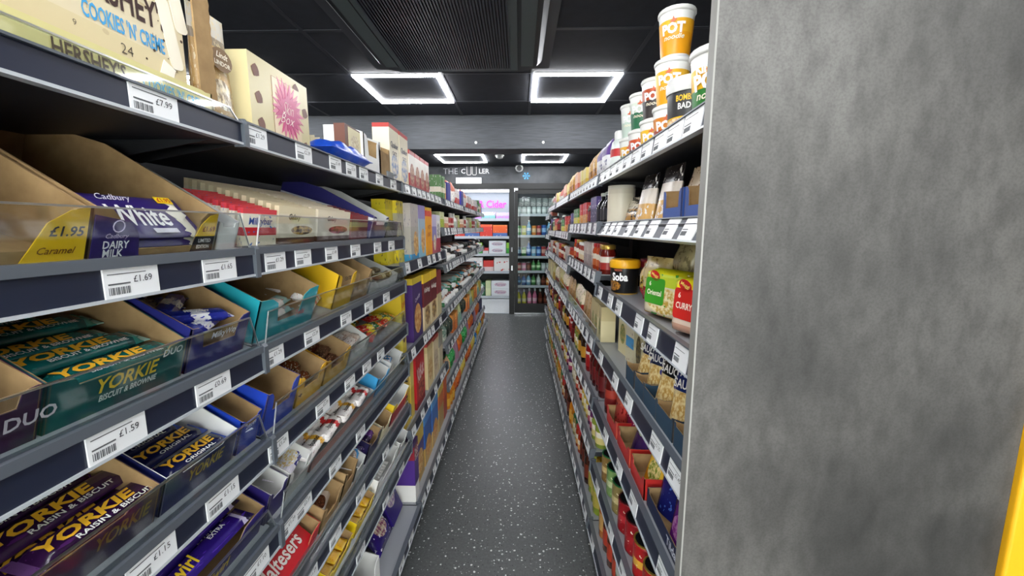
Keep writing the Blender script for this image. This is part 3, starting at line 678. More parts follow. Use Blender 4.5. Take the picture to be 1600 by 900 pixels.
# --- second shelf (sloping)
S = L(1, 1); pur = '#33246e'; yel = '#f2c51e'
YP = pr([(0, yel)], rough=.4)
yc, wd, bb = TR(S, -160, 128, K, 'empty brown caramel chocolate carton', letters=(), hs=.064, hf=.014, cw=.16)
o = obj('carton_corner', mesh('carton_corner', [(gprism([(-.036, 0), (.028, 0), (.028, .064), (.008, .06), (-.014, .045), (-.028, .016)], 'y', -.001, .0), YP)])); 
letter(o, '£1.95', .012, (.006, -.0016, .036), '#20201a', shear=.15); letter(o, 'Caramel', .008, (-.002, -.0016, .014), '#7a4a18', shear=.35, bold=.01)
corner(o, wd/2-.0285)
yc, wd, bb = TR(S, 130, 330, K, 'brown carton holding white chocolate tablets', hs=.066, hf=.010, cw=.2)
o = obj('carton_corner', mesh('carton_corner', [(gprism([(-.03, 0), (.034, 0), (.03, .03), (.022, .044), (.005, .05), (-.03, .056)], 'y', -.001, 0), flat(pur, .4))]))
letter(o, 'DAIRY', .010, (.0, -.0016, .018), '#ffffff', wd=.034); letter(o, 'MILK', .010, (-.003, -.0016, .007), '#ffffff', wd=.026); letter(o, 'Cadbury', .008, (0, -.0016, .0285), '#d9c9ee', shear=.3, bold=0)
obj('seal', mesh('seal', [(gtube([(.0075*math.cos(i*.524), -.0016, .042+.0075*math.sin(i*.524)) for i in range(12)], .0008, 4, True), flat('#cfc3e6', .4))]), o)
corner(o, -wd/2+.031)
o = obj('carton_corner', mesh('carton_corner', [(gprism([(-.03, 0), (.014, 0), (.016, .026), (-.024, .026)], 'y', -.001, 0), flat('#20202c', .4)), (gprism([(-.024, .026), (.016, .026), (.016, .064), (.0, .06), (-.016, .045)], 'y', -.001, 0), YP)]))
letter(o, '£1.69', .009, (.0, -.0016, .038), '#8a2a14', wd=.026); letter(o, 'LIMITED', .006, (-.005, -.0016, .019), '#fff', wd=.026); letter(o, 'EDITION', .006, (-.007, -.0016, .009), '#fff', wd=.026)
corner(o, wd/2-.018)
for i, (b, lay) in enumerate(((.052, 0), (.052, 1), (.052, 2), (.10, 0), (.10, 1))):
    o = obj('chocolate_tablet', cm('cdw', lambda: mesh('chocolate_tablet', [(xf(gpillow(.165, .075, Tbar(.013), 18, 6), Matrix(((1, 0, 0, 0), (0, 0, 1, -.0375), (0, -1, 0, .007), (0, 0, 0, 1)))), pr([(0, pur), (.80, '#f2eddc'), (.9, pur)], None, None, .3, 'X', .25))], 50)))
    if lay == 2 or b > .1:
        letter(o, 'White', .036, (-.012, -.004, .0152), '#ffffff', 'top', wd=.085, shear=.15); letter(o, 'Cadbury', .013, (-.03, .026, .0152), '#e9e4f4', 'top', shear=.3, bold=0)
        fl_ = obj('price_flash', mesh('price_flash', [(gbox(-.014, .014, -.006, .006, 0, .0006), flat('#f6d21e', .4))]), o, (.05, .028, .0146)); letter(fl_, '£1.95', .008, (0, 0, .001), '#c02818', 'top')
        obj('milk_panel', mesh('milk_panel', [(gbox(-.02, .02, -.004, .004, 0, .0006), flat('#e8e4f0', .4))]), o, (.01, -.030, .0142))
        obj('chocolate_square', mesh('chocolate_square', [(gbox(-.012, .012, -.012, .012, 0, .0008), flat('#f6f2e4', .4))]), o, (.052, .002, .0148), (0, 0, .6))
    put(o, S, yc+.005, b+.0, 'purple and white chocolate tablet', 'chocolate bar', .012+lay*.013, (R(34), 0, 0))
for i in range(2):
    o = make('box', .02, .25, .004, [M['dark']], name='shelf_divider') if False else None
S = L(1, 1)
TR(S, 332, 366, W_, 'white chocolate bar carton end', G_, hs=.05, hf=.04, hb=.10)
mb = pr([(0, '#efe6cc'), (.28, '#c8202c'), (.5, '#f0ead8'), (.86, '#d8404a')], None, ('#3a6ab4', .66, 7), .35)
S = L(2, 1)
FILE(S, 378, 432, .072, 9, .011, mb, 'red and cream milk chocolate tablet', letters=(('Milkybar', .018, 0, .046, '#2a4a9c', dict(wd=.075, shear=.15)),))
gx1 = pr([(0, '#5a3a28'), (.16, '#e9dfc8'), (.8, '#e4d6b4')], (.62, .36, .3, .13, '#4a2a1c', '#caa24c'), None, .35)
FILE(S, 434, 492, .082, 12, .010, gx1, 'cream and brown chocolate tablet with gold end', letters=(('Galaxy', .017, -.1, .058, '#2c1a14', dict(wd=.05, shear=.3)),), pitch=.018)
gx2 = pr([(0, '#5a3a28'), (.16, '#ece2d0'), (.8, '#e8dcc4')], (.62, .36, .3, .13, '#4a2a1c', '#b8485c'), None, .35)
FILE(S, 495, 546, .082, 12, .010, gx2, 'cream chocolate tablet with a pink swirl', letters=(('Galaxy', .017, -.1, .058, '#2c1a14', dict(wd=.055, shear=.3)),), pitch=.018)
FILE(S, 548, 574, .075, 8, .010, pr([(0, '#7a2028'), (.5, '#b8a06c'), (.7, '#8a2a30')]), 'dark red and gold chocolate tablet')
TR(S, 576, 600, pr([(0, '#2c2a6c'), (.5, '#e8e8ea'), (.6, '#2c2a6c')]), 'navy and white striped carton', G_, hs=.08, hf=.05, hb=.12)
FILE(S, 601, 619, .06, 4, .02, pr([(0, '#4a3a34'), (.5, '#6a5a54')], None, ('#a8a09a', .6, 14), .3), 'dark brown foil sweet bag')
# --- third shelf
S = L(1, 2)
TR(S, -150, 56, pr([(0, '#3a1a3c')]), 'dark purple biscuit bar carton', letters=(('DUO', .016, .42, .03, '#d8d0d8'),), hf=.045)
yc, wd, bb = TR(S, 58, 282, pr([(0, '#0f5a58')]), 'teal biscuit and brownie bar carton', letters=(
    ('YORKIE', .020, .02, .036, '#e8c42a', dict(shear=.2, wd=.085)), ('BISCUIT & BROWNIE', .0085, .03, .0185, '#dfe8e4', dict(shear=.15, wd=.08)), ('DUO', .011, .37, .05, '#e8f0ee', dict(shear=.1))), hf=.048, hs=.06, cw=.18)
teal = pr([(0, '#7fb8b4'), (.06, '#12605e'), (.80, '#0f4a4c'), (.86, '#2a8a84'), (.94, '#9fd0cc')], None, ('#2a8a84', .63, 6), .25, 'X')
YK = lambda sub: (('YORKIE', .017, -.1, .004, '#f2b92c', dict(wd=.112, shear=.2, bold=.04)), ) + ((sub, .0075, .02, -.36, '#f2f4f0', dict(wd=.10, shear=.15)),)
BARS(S, yc-.004, wd, .172, .036, .017, teal, 'teal wrapped biscuit bar', [(.012, .036, 1.0, 0), (.0, .075, 1.35, .02), (-.012, .114, 1.1, .0), (.004, .153, 1.5, -.03), (-.03, .192, 1.2, .0), (.0, .231, 1.2, .03), (0, .04, 0, 0), (.01, .08, 0, 0), (-.01, .12, 0, 0)], YK('BISCUIT & BROWNIE'))
yc, wd, bb = TR(S, 284, 379, pr([(0, '#20246e')]), 'deep blue milk bar carton', K, letters=(('MilkyWay', .014, .05, .05, '#e8e8f4', dict(shear=.2)),), hf=.035, hs=.074)
mw = pr([(0, '#c8d0e8'), (.05, '#1c2a94'), (.35, '#1a2288'), (.38, '#eef0f6'), (.62, '#1c2a94'), (.95, '#c8d0e8')], None, ('#2f46c0', .62, 8), .22, 'X', .15)
BARS(S, yc, wd, .11, .032, .016, mw, 'blue wrapped milk bar', [(.0, .05, 1.6, .3), (.01, .085, 1.6, -.2), (-.005, .12, 1.7, .25), (.005, .155, 1.7, -.1), (-.01, .19, 1.7, .2), (0, .23, 1.7, 0), (.0, .06, 2.6, -.35), (.005, .11, 2.7, .5)], (('MilkyWay', .010, 0, 0, '#ffffff', dict(wd=.04, shear=.2)),))
S = L(2, 2)
tq = pr('#1f97a4')
yc, wd, bb = TR(S, 392, 486, tq, 'turquoise bar carton', letters=(('Twix', .015, .2, .035, '#c83a3a', dict(shear=.2)),), hf=.03, hs=.088, cw=.32, hb=.13)
BARS(S, yc, wd, .15, .034, .016, pr([(0, '#dfe6e4'), (.4, '#f0eeea'), (.7, '#9fd0d0')], None, ('#c05a50', .66, 9), .25, 'X'), 'white and turquoise bar', [(0, .05, 0, .1), (0, .09, 0, -.1), (.01, .06, 1, .2)])
BARS(S, yl(S, 500), .1, .12, .034, .018, pr([(0, '#f2efec'), (.3, '#c8303c'), (.45, '#f2e6e2'), (.65, '#e87a84'), (.72, '#f6f2ee')], None, ('#c8303c', .66, 12), .25, 'X'), 'white and pink striped bar', [(0, .045, 0, .3), (.02, .085, 0, .1), (-.01, .07, 1, .4), (.01, .13, 0, .2), (0, .11, 1, -.1)])
yb = pr([(0, '#e2b51c')])
yc, wd, bb = TR(S, 517, 546, yb, 'yellow gum carton', hs=.10, hf=.06, hb=.14, letters=(('FB67K', .014, 0, .085, '#3a2a10'),))
TR(S, 548, 572, K, 'small brown carton near yellow carton', hs=.09, hb=.13)
BARS(S, yl(S, 585), .1, .10, .034, .018, pr([(0, '#8a7a5a'), (.5, '#cfc3a0')], None, ('#5a4a34', .6, 14), .25, 'X'), 'tan wrapped bar', [(0, .05, 0, .2), (.0, .09, 0, -.2), (.0, .13, 0, .1), (.13, .05, 0, 0), (.13, .09, 0, .2), (.25, .05, 0, .1), (.25, .10, 0, -.1)])
TR(S, 574, 618, G_, 'low grey open carton of tan bars', G_, hs=.04, hf=.03, hb=.07)
# --- fourth shelf
S = L(1, 3)
yc, wd, bb = TR(S, -120, 240, pr('#2a1a40'), 'black and purple raisin bar carton', letters=(('YORKIE', .020, .28, .036, '#8a7a2c', dict(shear=.2, wd=.075)),), hf=.05, hs=.062)
rs = pr([(0, '#5a3a6a'), (.06, '#2c1238'), (.82, '#2a0f30'), (.9, '#5a2a70')], None, ('#4a1f5c', .64, 7), .22, 'X')
BARS(S, yc+.06, wd, .185, .038, .018, rs, 'dark purple raisin biscuit bar', [(.0, .038, 1, .0), (-.015, .079, 1.3, .02), (-.03, .12, 1.0, .0), (-.05, .161, 1.4, .02), (-.03, .202, 1.2, 0), (-.22, .05, 0, 0), (-.02, .06, 0, 0), (-.03, .11, 0, 0)], YK('RAISIN & BISCUIT'))
yc, wd, bb = TR(S, 244, 362, pr('#1b2158'), 'navy original bar carton', W_, letters=(('YORKIE', .020, .05, .036, '#b09a24', dict(shear=.2, wd=.075)),), hf=.05, hs=.062)
nv = pr([(0, '#4a5a9a'), (.06, '#161a44'), (.82, '#12143c'), (.9, '#2a48a0')], None, None, .22, 'X')
BARS(S, yc, wd, .135, .036, .017, nv, 'navy wrapped original bar', [(.004, .037, 1, .0), (-.0, .076, 1.3, .02), (-.006, .115, 1.1, .0), (.0, .154, 1.4, 0), (-.004, .193, 1.2, .03), (0, .05, 0, 0), (0, .1, 0, 0), (0, .15, 0, 0)], (('YORKIE', .0165, -.02, .06, '#f2b92c', dict(wd=.095, shear=.2, bold=.04)), ('ORIGINAL', .0065, .02, -.34, '#f2f4f0', dict(wd=.06, shear=.15))))
yc, wd, bb = TR(S, 365, 399, pr('#1d3fb0'), 'royal blue bar carton, nearly empty', letters=(('28x49', .009, 0, .05, '#e8ecf6'),), hf=.05, hs=.068)
BARS(S, yc, wd, .10, .034, .015, pr([(0, '#dfe6f6'), (.3, '#2a5ac8'), (.6, '#eef2fa'), (.8, '#4aa0e0')], None, None, .25, 'X'), 'white and blue wrapped bar', [(.0, .06, 1, 1.3), (-.01, .10, 1, 1.45)])
S = L(2, 3)
TR(S, 404, 456, pr('#1d3fb0'), 'royal blue empty carton', hs=.09, hf=.045)
yc, wd, bb = TR(S, 458, 500, pr('#e6b022'), 'yellow peanut sweet carton', letters=(('DJ98S', .014, -.1, .055, '#3a2a10'),), hs=.075, hf=.04)
mm = pr([(0, '#5a2a18'), (.5, '#7a3a1c')], None, ('#e8dcc8', .62, 12), .25, 'X', .3)
BARS(S, yc, wd, .13, .05, .02, mm, 'brown crumpled sweet bag', [(0, .05, 0, .3), (.01, .10, 0, -.2), (0, .15, 0, .2), (0, .07, 1, .5), (.02, .2, 0, .1)])
yc, wd, bb = TR(S, 502, 540, pr('#d8a82a'), 'golden carton of dark bars', hs=.07, hf=.035)
BARS(S, yc, wd, .15, .036, .018, pr([(0, '#3a1814'), (.5, '#5a2a20')], None, ('#c8a08a', .64, 12), .25, 'X'), 'dark brown wrapped bar', [(0, .05, 0, .1), (0, .09, 0, -.1), (0, .13, 0, .1), (0, .07, 1, .2), (0, .11, 1, 0)])
yc, wd, bb = TR(S, 542, 572, G_, 'white carton of mixed bars', G_, hs=.05, hf=.03)
BARS(S, yc, wd, .16, .034, .018, pr([(0, '#efe8e0'), (.6, '#e8d8c8')], None, ('#8a4a3a', .62, 10), .25, 'X'), 'white and brown wrapped bar', [(0, .05, 1, .1), (0, .09, 1, -.1), (0, .13, 1, .1), (0, .07, 0, 0), (0, .17, 1, .1)])
BARS(S, yl(S, 588), .1, .17, .036, .018, pr([(0, '#c8302a'), (.4, '#f0d23a'), (.6, '#2a6a3a'), (.8, '#e8862a')], None, ('#f2efe0', .62, 10), .25, 'X', .3), 'multicoloured wrapped sweet roll', [(0, .04, 0, .2), (.02, .08, 0, -.1), (0, .12, 0, .2), (.2, .05, 0, .1), (.2, .09, 0, -.2), (0, .06, 1, -.2)])
BARS(S, yl(S, 600), .1, .2, .05, .02, pr([(0, '#2a2060'), (.7, '#e8e8f2')], None, ('#141030', .55, 9), .25, 'X'), 'dark purple wrapped bar', [(0, .17, 0, .2), (0, .23, 0, 0), (.18, .16, 0, .2)])
# --- fifth shelf
S = L(1, 4)
tw = pr([(0, '#4a3a8c'), (.05, '#2c1a72'), (.8, '#28146a'), (.86, '#c8c0e0'), (.92, '#1c1040')], None, ('#4a2aa0', .62, 6), .2, 'X')
yc = yl(S, 325)
BARS(S, yc, .2, .21, .038, .018, tw, 'purple twisted chocolate bar', [(.0, .035, 2, 0), (.02, .075, 2, .03), (.0, .115, 2, -.04), (.01, .155, 2, .02), (0, .195, 2, 0), (-.16, .05, 1, 0), (.0, .05, 1, 0), (.0, .1, 1, 0), (.0, .15, 1, 0), (-.17, .1, 1, 0)], (('Twirl', .024, -.22, .04, '#f0cc2a', dict(wd=.06, shear=.2)), ('EXTRA', .008, .18, .2, '#f2f0f8', dict(wd=.035))))
TR(S, 180, 404, pr([(0, '#2c1a72')]), 'purple carton of twisted bars', hs=.06, hf=.035, letters=(('Twirl', .018, .1, .02, '#e8c42a', dict(shear=.2)),))
S = L(2, 4)
yc, wd, bb = TR(S, 410, 440, pr([(0, '#241a5c')]), 'dark navy carton with recycling marks', G_, hs=.07, hf=.05)
yc, wd, bb = TR(S, 442, 478, G_, 'white carton of flower print packs', G_, hs=.07, hf=.03)
BARS(S, yc, wd, .12, .05, .022, pr([(0, '#e8e4f0'), (.5, '#2c2a7c')], (.6, .5, .3, .4, '#f0ece0', '#e8c87a'), ('#f6f4fa', .56, 9), .25, 'X'), 'white and purple flower print pack', [(0, .05, 1, .2), (-.01, .11, 1, -.2), (0, .16, 1, .1), (0, .09, 0, 0)])
bu = pr([(0, '#eee9e6'), (.3, '#f4f0ec'), (.55, '#d42a2a'), (.72, '#f2ece6'), (.86, '#7a4a30')], None, ('#3a2018', .67, 10), .28, 'X', .2)
bu2 = pr([(0, '#eee9e6'), (.4, '#f4f0ec'), (.6, '#f0b83a'), (.75, '#f2ece6')], None, ('#8a3a28', .67, 10), .28, 'X', .2)
y = yl(S, 486)
for j, px in enumerate((494, 520, 545, 566)):
    BARS(S, yl(S, px), .1, .13, .040, .019, bu if j % 2 else bu2, 'white and red hazelnut bar' if j % 2 else 'white and yellow coconut bar', [(0, .035, 1, .12), (.0, .08, 1, -.1), (.01, .125, 1, .1), (0, .17, 1, 0), (0, .06, 0, 0), (0, .11, 0, 0), (0, .215, 1, .1)], (('bueno', .014, .05, 0, '#1c1a1a', dict(shear=.1)),))
TR(S, 482, 582, flat('#c98a80', .4), 'pale pink low carton behind the clear guard', G_, hs=.035, hf=.03, hb=.06)
yc, wd, bb = TR(S, 584, 602, pr('#3f9fd8'), 'light blue bar carton', G_, hs=.07, hf=.05)
yc, wd, bb = TR(S, 604, 622, G_, 'pale grey carton with blue packs', G_, hs=.08, hf=.03)
BARS(S, yc, wd, .12, .05, .02, pr([(0, '#dfeaf6'), (.5, '#3a8ad0')], None, ('#ffffff', .58, 9), .25, 'X'), 'pale blue wrapped pack', [(0, .06, 1, .2), (0, .12, 1, -.2)])
# --- sixth shelf
S = L(2, 5)
mt = pr([(0, '#d41f2c'), (.8, '#c81a28')], None, ('#f0c0a0', .70, 8), .3)
for i, (b, dz) in enumerate(((.058, .012), (.112, .016), (.166, .02))):
    o = obj('sweet_box', cm('malt', lambda: mesh('sweet_box', [(gbox(-.095, .095, -.038, .038, 0, .028), mt)])))
    letter(o, 'Maltesers', .036, (-.005, 0, .0288), '#fdf4ee', 'top', wd=.15, shear=.15)
    put(o, S, yl(S, 455), b, 'red malted chocolate ball box', 'box', dz, (R(26), 0, 0))
TR(S, 414, 494, pr('#d8303a'), 'red carton of malted chocolate boxes', hs=.05, hf=.02, hb=.11)
yc, wd, bb = TR(S, 497, 528, K, 'brown carton of coconut bars', hs=.07, hf=.03)
BARS(S, yc, wd, .13, .04, .02, pr([(0, '#f0ece8'), (.5, '#e8dcd0')], (.5, .5, .25, .4, '#4a2418', '#8a4a30'), None, .25, 'X'), 'white and chocolate picture bar', [(0, .05, 0, .2), (0, .13, 0, .1)])
TR(S, 530, 549, K, 'empty tall brown carton', hs=.09, hf=.05, hb=.12)
BARS(S, yl(S, 558), .1, .11, .045, .022, pr([(0, '#eef2f6'), (.5, '#4a9ad8')], (.5, .5, .3, .4, '#c8a888', '#f2f2f2'), None, .25, 'X'), 'blue and white wrapped bar', [(0, .05, 1, .2), (0, .10, 1, -.1), (0, .08, 0, 0), (0, .15, 1, .1)])
TR(S, 551, 566, G_, 'small grey open carton', G_, hs=.05, hf=.03)
BARS(S, yl(S, 578), .1, .14, .045, .022, pr([(0, '#2a1a4c'), (.6, '#6a3aa0')], None, ('#d8c8ea', .66, 10), .25, 'X'), 'dark purple bar with lilac print', [(0, .05, 1, .1), (0, .10, 1, -.1), (0, .15, 1, 0)])
TR(S, 569, 588, pr('#1c1440'), 'dark purple bar carton', K, hs=.075, hf=.05)
yc, wd, bb = TR(S, 590, 606, pr([(0, '#efe4c0')]), 'cream carton with small red print', K, hs=.07, hf=.04)
yc, wd, bb = TR(S, 608, 632, pr([(0, '#c8202c'), (.5, '#f0cc2a')]), 'red and yellow carton', W_, hs=.09, hf=.06)
# --- seventh shelf
S = L(2, 6)
yw = pr([(0, '#f2c62a'), (.6, '#f0b81e')], None, ('#d8602a', .64, 12), .3)
for (a, b) in ((506, 546), (552, 580)):
    yc, wd, bb = TR(S, a, b, pr('#e8c81e'), 'yellow carton of chew bars', K, hs=.05, hf=.03, hb=.1)
    for i in range(3):
        for row in (0, 1):
            o = obj('chew_bar', cm(('chew',), lambda: mesh('chew_bar', [(xf(gpillow(.15, .042, Tbar(.016), 14, 6), Matrix(((0, 0, 1, -.021), (1, 0, 0, 0), (0, -1, 0, .0085), (0, 0, 0, 1)))), yw)], 50)))
            letter(o, 'CHEW', .022, (0, -.01, .0195), '#b8301c', 'top', wd=.08, rz=math.pi/2)
            put(o, S, yc-.05+i*.05, .095, 'yellow and orange chew bar', 'chew bar', .006+row*.017)
yc, wd, bb = TR(S, 584, 616, W_, 'white carton of slim white sticks', G_, hs=.075, hf=.04)
for i in range(8):
    o = obj('chocolate_stick', cm('stick', lambda: mesh('chocolate_stick', [(xf(gpillow(.20, .016, Tbar(.012), 14, 4), Matrix(((0, 0, 1, -.008), (1, 0, 0, 0), (0, -1, 0, .0065), (0, 0, 0, 1)))), pr([(0, '#eceae6'), (.8, '#d04030')], None, ('#a8b0b0', .66, 9), .3, 'Y'))], 50)))
    put(o, S, yc-.07+i*.0195, .13, 'slim white wrapped chocolate stick', 'chocolate stick', .02)
# --- bottom shelf, second bay
S = L(2, 7)
o = make('bag', .16, .06, .17, [pr([(0, '#2c1a72')], (.5, .5, .3, .3, '#d8c8b0', '#8a4a6a'), ('#e4dcf0', .66, 8), .2)], name='sweet_bag'); put(o, S, 1.50, .07, 'dark purple sweet bag leaning back', 'bag', .01, (R(-40), 0, 0))
for i, (y, dsc, mt_) in enumerate(((1.02, 'white carton with dark red packs', W_), (1.22, 'crumpled white open carton', W_))):
    o = tray(.18, .24, .16, .12, .05, mt_, G_, .3); put(o, S, y, .15, dsc, 'carton')
for i in range(4):
    o = make('bag', .10, .035, .14, [pr([(0, '#6a1420'), (.5, '#e8e0da'), (.7, '#7a1a24')], None, ('#c8a060', .64, 9), .2)], name='sweet_bag'); put(o, S, .97+i*.03, .10+i*.045, 'dark red and white sweet bag', 'bag', .01, (R(-25), 0, .2))
for i in range(3):
    o = make('bag', .10, .035, .14, [pr([(0, '#20121a'), (.6, '#e8e8e8')], None, ('#e8e4e0', .6, 9), .2)], name='sweet_bag'); put(o, S, 1.20+i*.03, .12+i*.04, 'black and white sweet bag', 'bag', .01, (R(-30), 0, -.2))
# ------------------------------------------------------------ third left bay: cereals
def cereal(S, y, wd, h, mat, desc, letters=(), d=.06, b=.045, rz=0):
    o = make('box', wd, d, h, [mat], name='cereal_box')
    for s, hh, x, z, c, *k in letters: letter(o, s, hh, (x*wd, -d/2-.0008, z*h), c, **(k[0] if k else {}))
    put(o, S, y, b, desc, 'cereal box', 0, (0, 0, rz))
S = L(3, 1); h = .285
cereal(S, 1.83, .10, h, pr([(0, '#e8d42a'), (.85, '#d8c41e')], None, ('#4a4a1c', .68, 9)), 'yellow and green cereal box', b=.10)
cereal(S, 1.93, .10, h, pr([(0, '#e8d42a'), (.3, '#b8b49a'), (.8, '#e0cc2a')], None, ('#7a7460', .6, 9)), 'yellow cereal box with grey print', b=.08)
cereal(S, 2.05, .15, h*.98, pr([(0, '#3a9ad0'), (.12, '#b4b0a8'), (.6, '#c0b8b4')], (.62, .3, .3, .22, '#c88a3a', '#e8c88a'), ('#8a8894', .64, 8)), 'grey and blue cereal box with a bowl picture')
cereal(S, 2.21, .14, h*.98, pr([(0, '#8fc4dc'), (.25, '#a8c0d4'), (.75, '#9a8cc4')], (.6, .33, .3, .24, '#c8843a', '#ecca86'), None), 'pale blue cereal box with a bowl picture')
cereal(S, 2.38, .15, h*.97, pr([(0, '#f0a41e'), (.82, '#d83a2a'), (.93, '#f0c02a')], None, ('#e8821e', .62, 6)), 'orange cereal box with a red top', (('HOT', .025, 0, .6, '#b05a14'), ('OAT', .025, 0, .45, '#b05a14')))
cereal(S, 2.53, .12, h*.85, pr([(0, '#b44a5c'), (.35, '#8a80b8'), (.7, '#c4bcd8')], (.5, .3, .3, .2, '#d8b890', '#f0e4cc'), None), 'lilac cereal box with a bowl picture')
cereal(S, 2.65, .12, h*.85, pr([(0, '#a83a4c'), (.4, '#e6e4e0'), (.85, '#d8d8e0')], (.5, .6, .35, .2, '#3a3a3a', '#e8e8e8'), None), 'white and maroon cereal box')
S = L(3, 2); h = .325
cereal(S, 1.80, .06, h, pr([(0, '#dfc84a'), (.12, '#dccb5a'), (.55, '#e8c62a'), (.85, '#c8452a')], (.5, .35, .5, .2, '#6a4a2c', '#8a6a44'), None), 'yellow cereal box end with a red top', (('Krave', .03, 0, .7, '#d8662a', dict(rz=.3, wd=.05)),), d=.19, b=.11)
cereal(S, 1.90, .09, h, pr([(0, '#3c2470')]), 'plain purple cereal box', d=.05, b=.09)
cereal(S, 2.06, .19, h*.98, pr([(0, '#42256c'), (.9, '#e0c43a')], (.5, .33, .36, .24, '#c87a2a', '#ecc684'), None), 'purple cereal box with a bowl of flakes', (('Crunchy', .028, 0, .66, '#f0ecf6', dict(rz=.25)),))
cereal(S, 2.28, .17, h*.96, pr([(0, '#e4d0a4'), (.42, '#6a1c26'), (.84, '#f0c82a')], (.5, .25, .34, .18, '#5a3420', '#d8b474'), None), 'maroon and yellow cereal box with a heart', (('Kellogg', .035, 0, .7, '#f4eee6', dict(wd=.14, shear=.2)),))
cereal(S, 2.46, .17, h*.96, pr([(0, '#e4d0a4'), (.42, '#6a1c26'), (.84, '#f0c82a')], (.5, .25, .34, .18, '#5a3420', '#d8b474'), None), 'maroon and yellow cereal box with a heart', (('Kellogg', .035, 0, .7, '#f4eee6', dict(wd=.14, shear=.2)),))
cereal(S, 2.63, .13, h*.9, pr([(0, '#d8c89a'), (.5, '#8a2c30')], None, None), 'red and cream cereal box')
S = L(3, 3); h = .31
cereal(S, 1.82, .10, h, pr([(0, '#e6c63a'), (.5, '#e2bf4a'), (.9, '#cfae3a')], None, ('#c8982a', .62, 5)), 'yellow wheat biscuit box', (('Weetabix', .045, 0, .5, '#1c1c1c', dict(rz=-math.pi/2, wd=.24)),), d=.12, b=.08)
cereal(S, 1.92, .06, h*1.02, pr([(0, '#d8b84a'), (.5, '#e0c870')], None, None), 'tan slim cereal box', d=.12, b=.08)
cereal(S, 2.08, .18, h*.95, pr([(0, '#8a1018'), (.12, '#c01c26'), (.9, '#b01822')], (.55, .3, .35, .2, '#6a1a1a', '#c86a50'), None), 'red cereal box with big white lettering', (('KitKat', .08, 0, .62, '#f2e0dc', dict(rz=.2, wd=.13)),), d=.055, b=.045)
cereal(S, 2.33, .15, h*.88, pr([(0, '#e4cf9c'), (.8, '#d8c48c'), (.93, '#b8423a')], (.5, .4, .36, .25, '#c8944a', '#e8cf9c'), None), 'cream cereal box with a golden picture', b=.05)
cereal(S, 2.50, .15, h*.86, pr([(0, '#dccaa6'), (.9, '#a8403a')], (.5, .4, .36, .25, '#d8c8b0', '#b49a7a'), None), 'beige cereal box with a red top', b=.05)
cereal(S, 2.66, .12, h*.8, pr([(0, '#cdbfa0'), (.6, '#9a9484')], None, None), 'grey beige cereal box', b=.05)
S = L(3, 4); h = .29
o = make('box', .07, .19, .30, [pr([(0, '#e6e4e0'), (.28, '#4a2a80'), (.70, '#8a1c2c'), (.92, '#3a1a50')], None, None)], name='cereal_box')
letter(o, '263', .04, (0, -.0958, .245), '#e8dcd8', wd=.06); letter(o, 'Great', .02, (.005, -.0958, .213), '#e8dcd8')
put(o, S, 1.80, .11, 'tall purple and white multipack box end', 'cereal box')
for y, wd, m_, dsc in ((1.95, .16, pr([(0, '#b08a3a'), (.4, '#4a3a80'), (.7, '#d8b84a')], (.5, .35, .36, .22, '#c8843a', '#e8c880'), None), 'purple and gold cereal box'), (2.14, .17, pr([(0, '#c8a05a'), (.35, '#2c5aa8'), (.8, '#4a8ad0')], (.5, .3, .36, .2, '#c87a2a', '#e0b060'), None), 'blue cereal box with a golden bowl'),
                       (2.33, .17, pr([(0, '#d0a864'), (.35, '#3a6ab8'), (.8, '#5a9ad8')], (.5, .3, .36, .2, '#c87a2a', '#e0b060'), None), 'bright blue cereal box'), (2.52, .16, pr([(0, '#b89454'), (.5, '#c86a2a'), (.8, '#d8b84a')], None, None), 'orange and gold cereal box'), (2.67, .1, pr([(0, '#a83a2a'), (.5, '#c85a2a')], None, None), 'dark orange cereal box')):
    cereal(S, y, wd, h, m_, dsc, d=.05, b=.06)

S = L(2, 7)
o = tray(.15, .24, .12, .09, .05, pr('#2c2a6c'), G_, .25); put(o, S, .86, .15, 'navy open carton at the near end', 'carton')
o = make('box', .14, .05, .17, [pr([(0, '#2c1a72'), (.6, '#3a2488')], (.5, .55, .34, .22, '#e0d8d0', '#9a7ab0'), None)], name='sweet_box'); put(o, S, 1.66, .09, 'purple chocolate box with a round picture', 'box', .002, (R(-22), 0, 0))
S = L(2, 6)
TR(S, 470, 502, pr('#2f8a3a'), 'green chew bar carton', K, hs=.05, hf=.03, hb=.1)
TR(S, 619, 631, W_, 'small white carton at the shelf end', G_, hs=.07, hf=.04)
# ------------------------------------------------------------ generic filling of the farther shelves
def P(kind, w_, d, h, mats, desc, cat=None): return (kind, w_, d, h, [pr(m) if isinstance(m, str) else m for m in mats], desc, cat or NAMES[kind].split('_')[-1])
def fill(S, y0, y1, seq, seed=0, rows=1, gap=.006, b0=.012, hmax=None, parts=False):
    r = random.Random(seed); y = y0; i = 0; rowd = 0
    while True:
        kind, w_, d, h, mats, desc, cat = seq[i % len(seq)][:7]
        n = seq[i % len(seq)][7] if len(seq[i % len(seq)]) > 7 else r.choice((2, 2, 3))
        for _ in range(n):
            if y+w_ > y1: return
            for k in range(rows):
                o = make(kind, w_, d, h, mats, parts)
                dd = d if kind not in ('lying',) else h
                put(o, S, y+w_/2, b0+dd/2+k*(dd+.006)+(r.random()*.012), desc if k == 0 else 'rear-row '+desc, cat, 0, (0, 0, r.uniform(-.06, .06)), row=k)
            y += w_+gap
        i += 1
gl = lambda c, r=.12: flat(c, r)
lid = dict(gold=flat('#c8a24a', .3, .6), red=flat('#b81f24', .35), white=flat('#e8e8e6', .4), green=flat('#1f6a3a', .35), black=flat('#141416', .3), blue=flat('#2a4a9c', .35), yel=flat('#e8b81e', .4))
def lb_(a, b, c='#f2efe6'): return pr([(0, a), (.35, b), (.55, a)], None, (c, .66, 9))
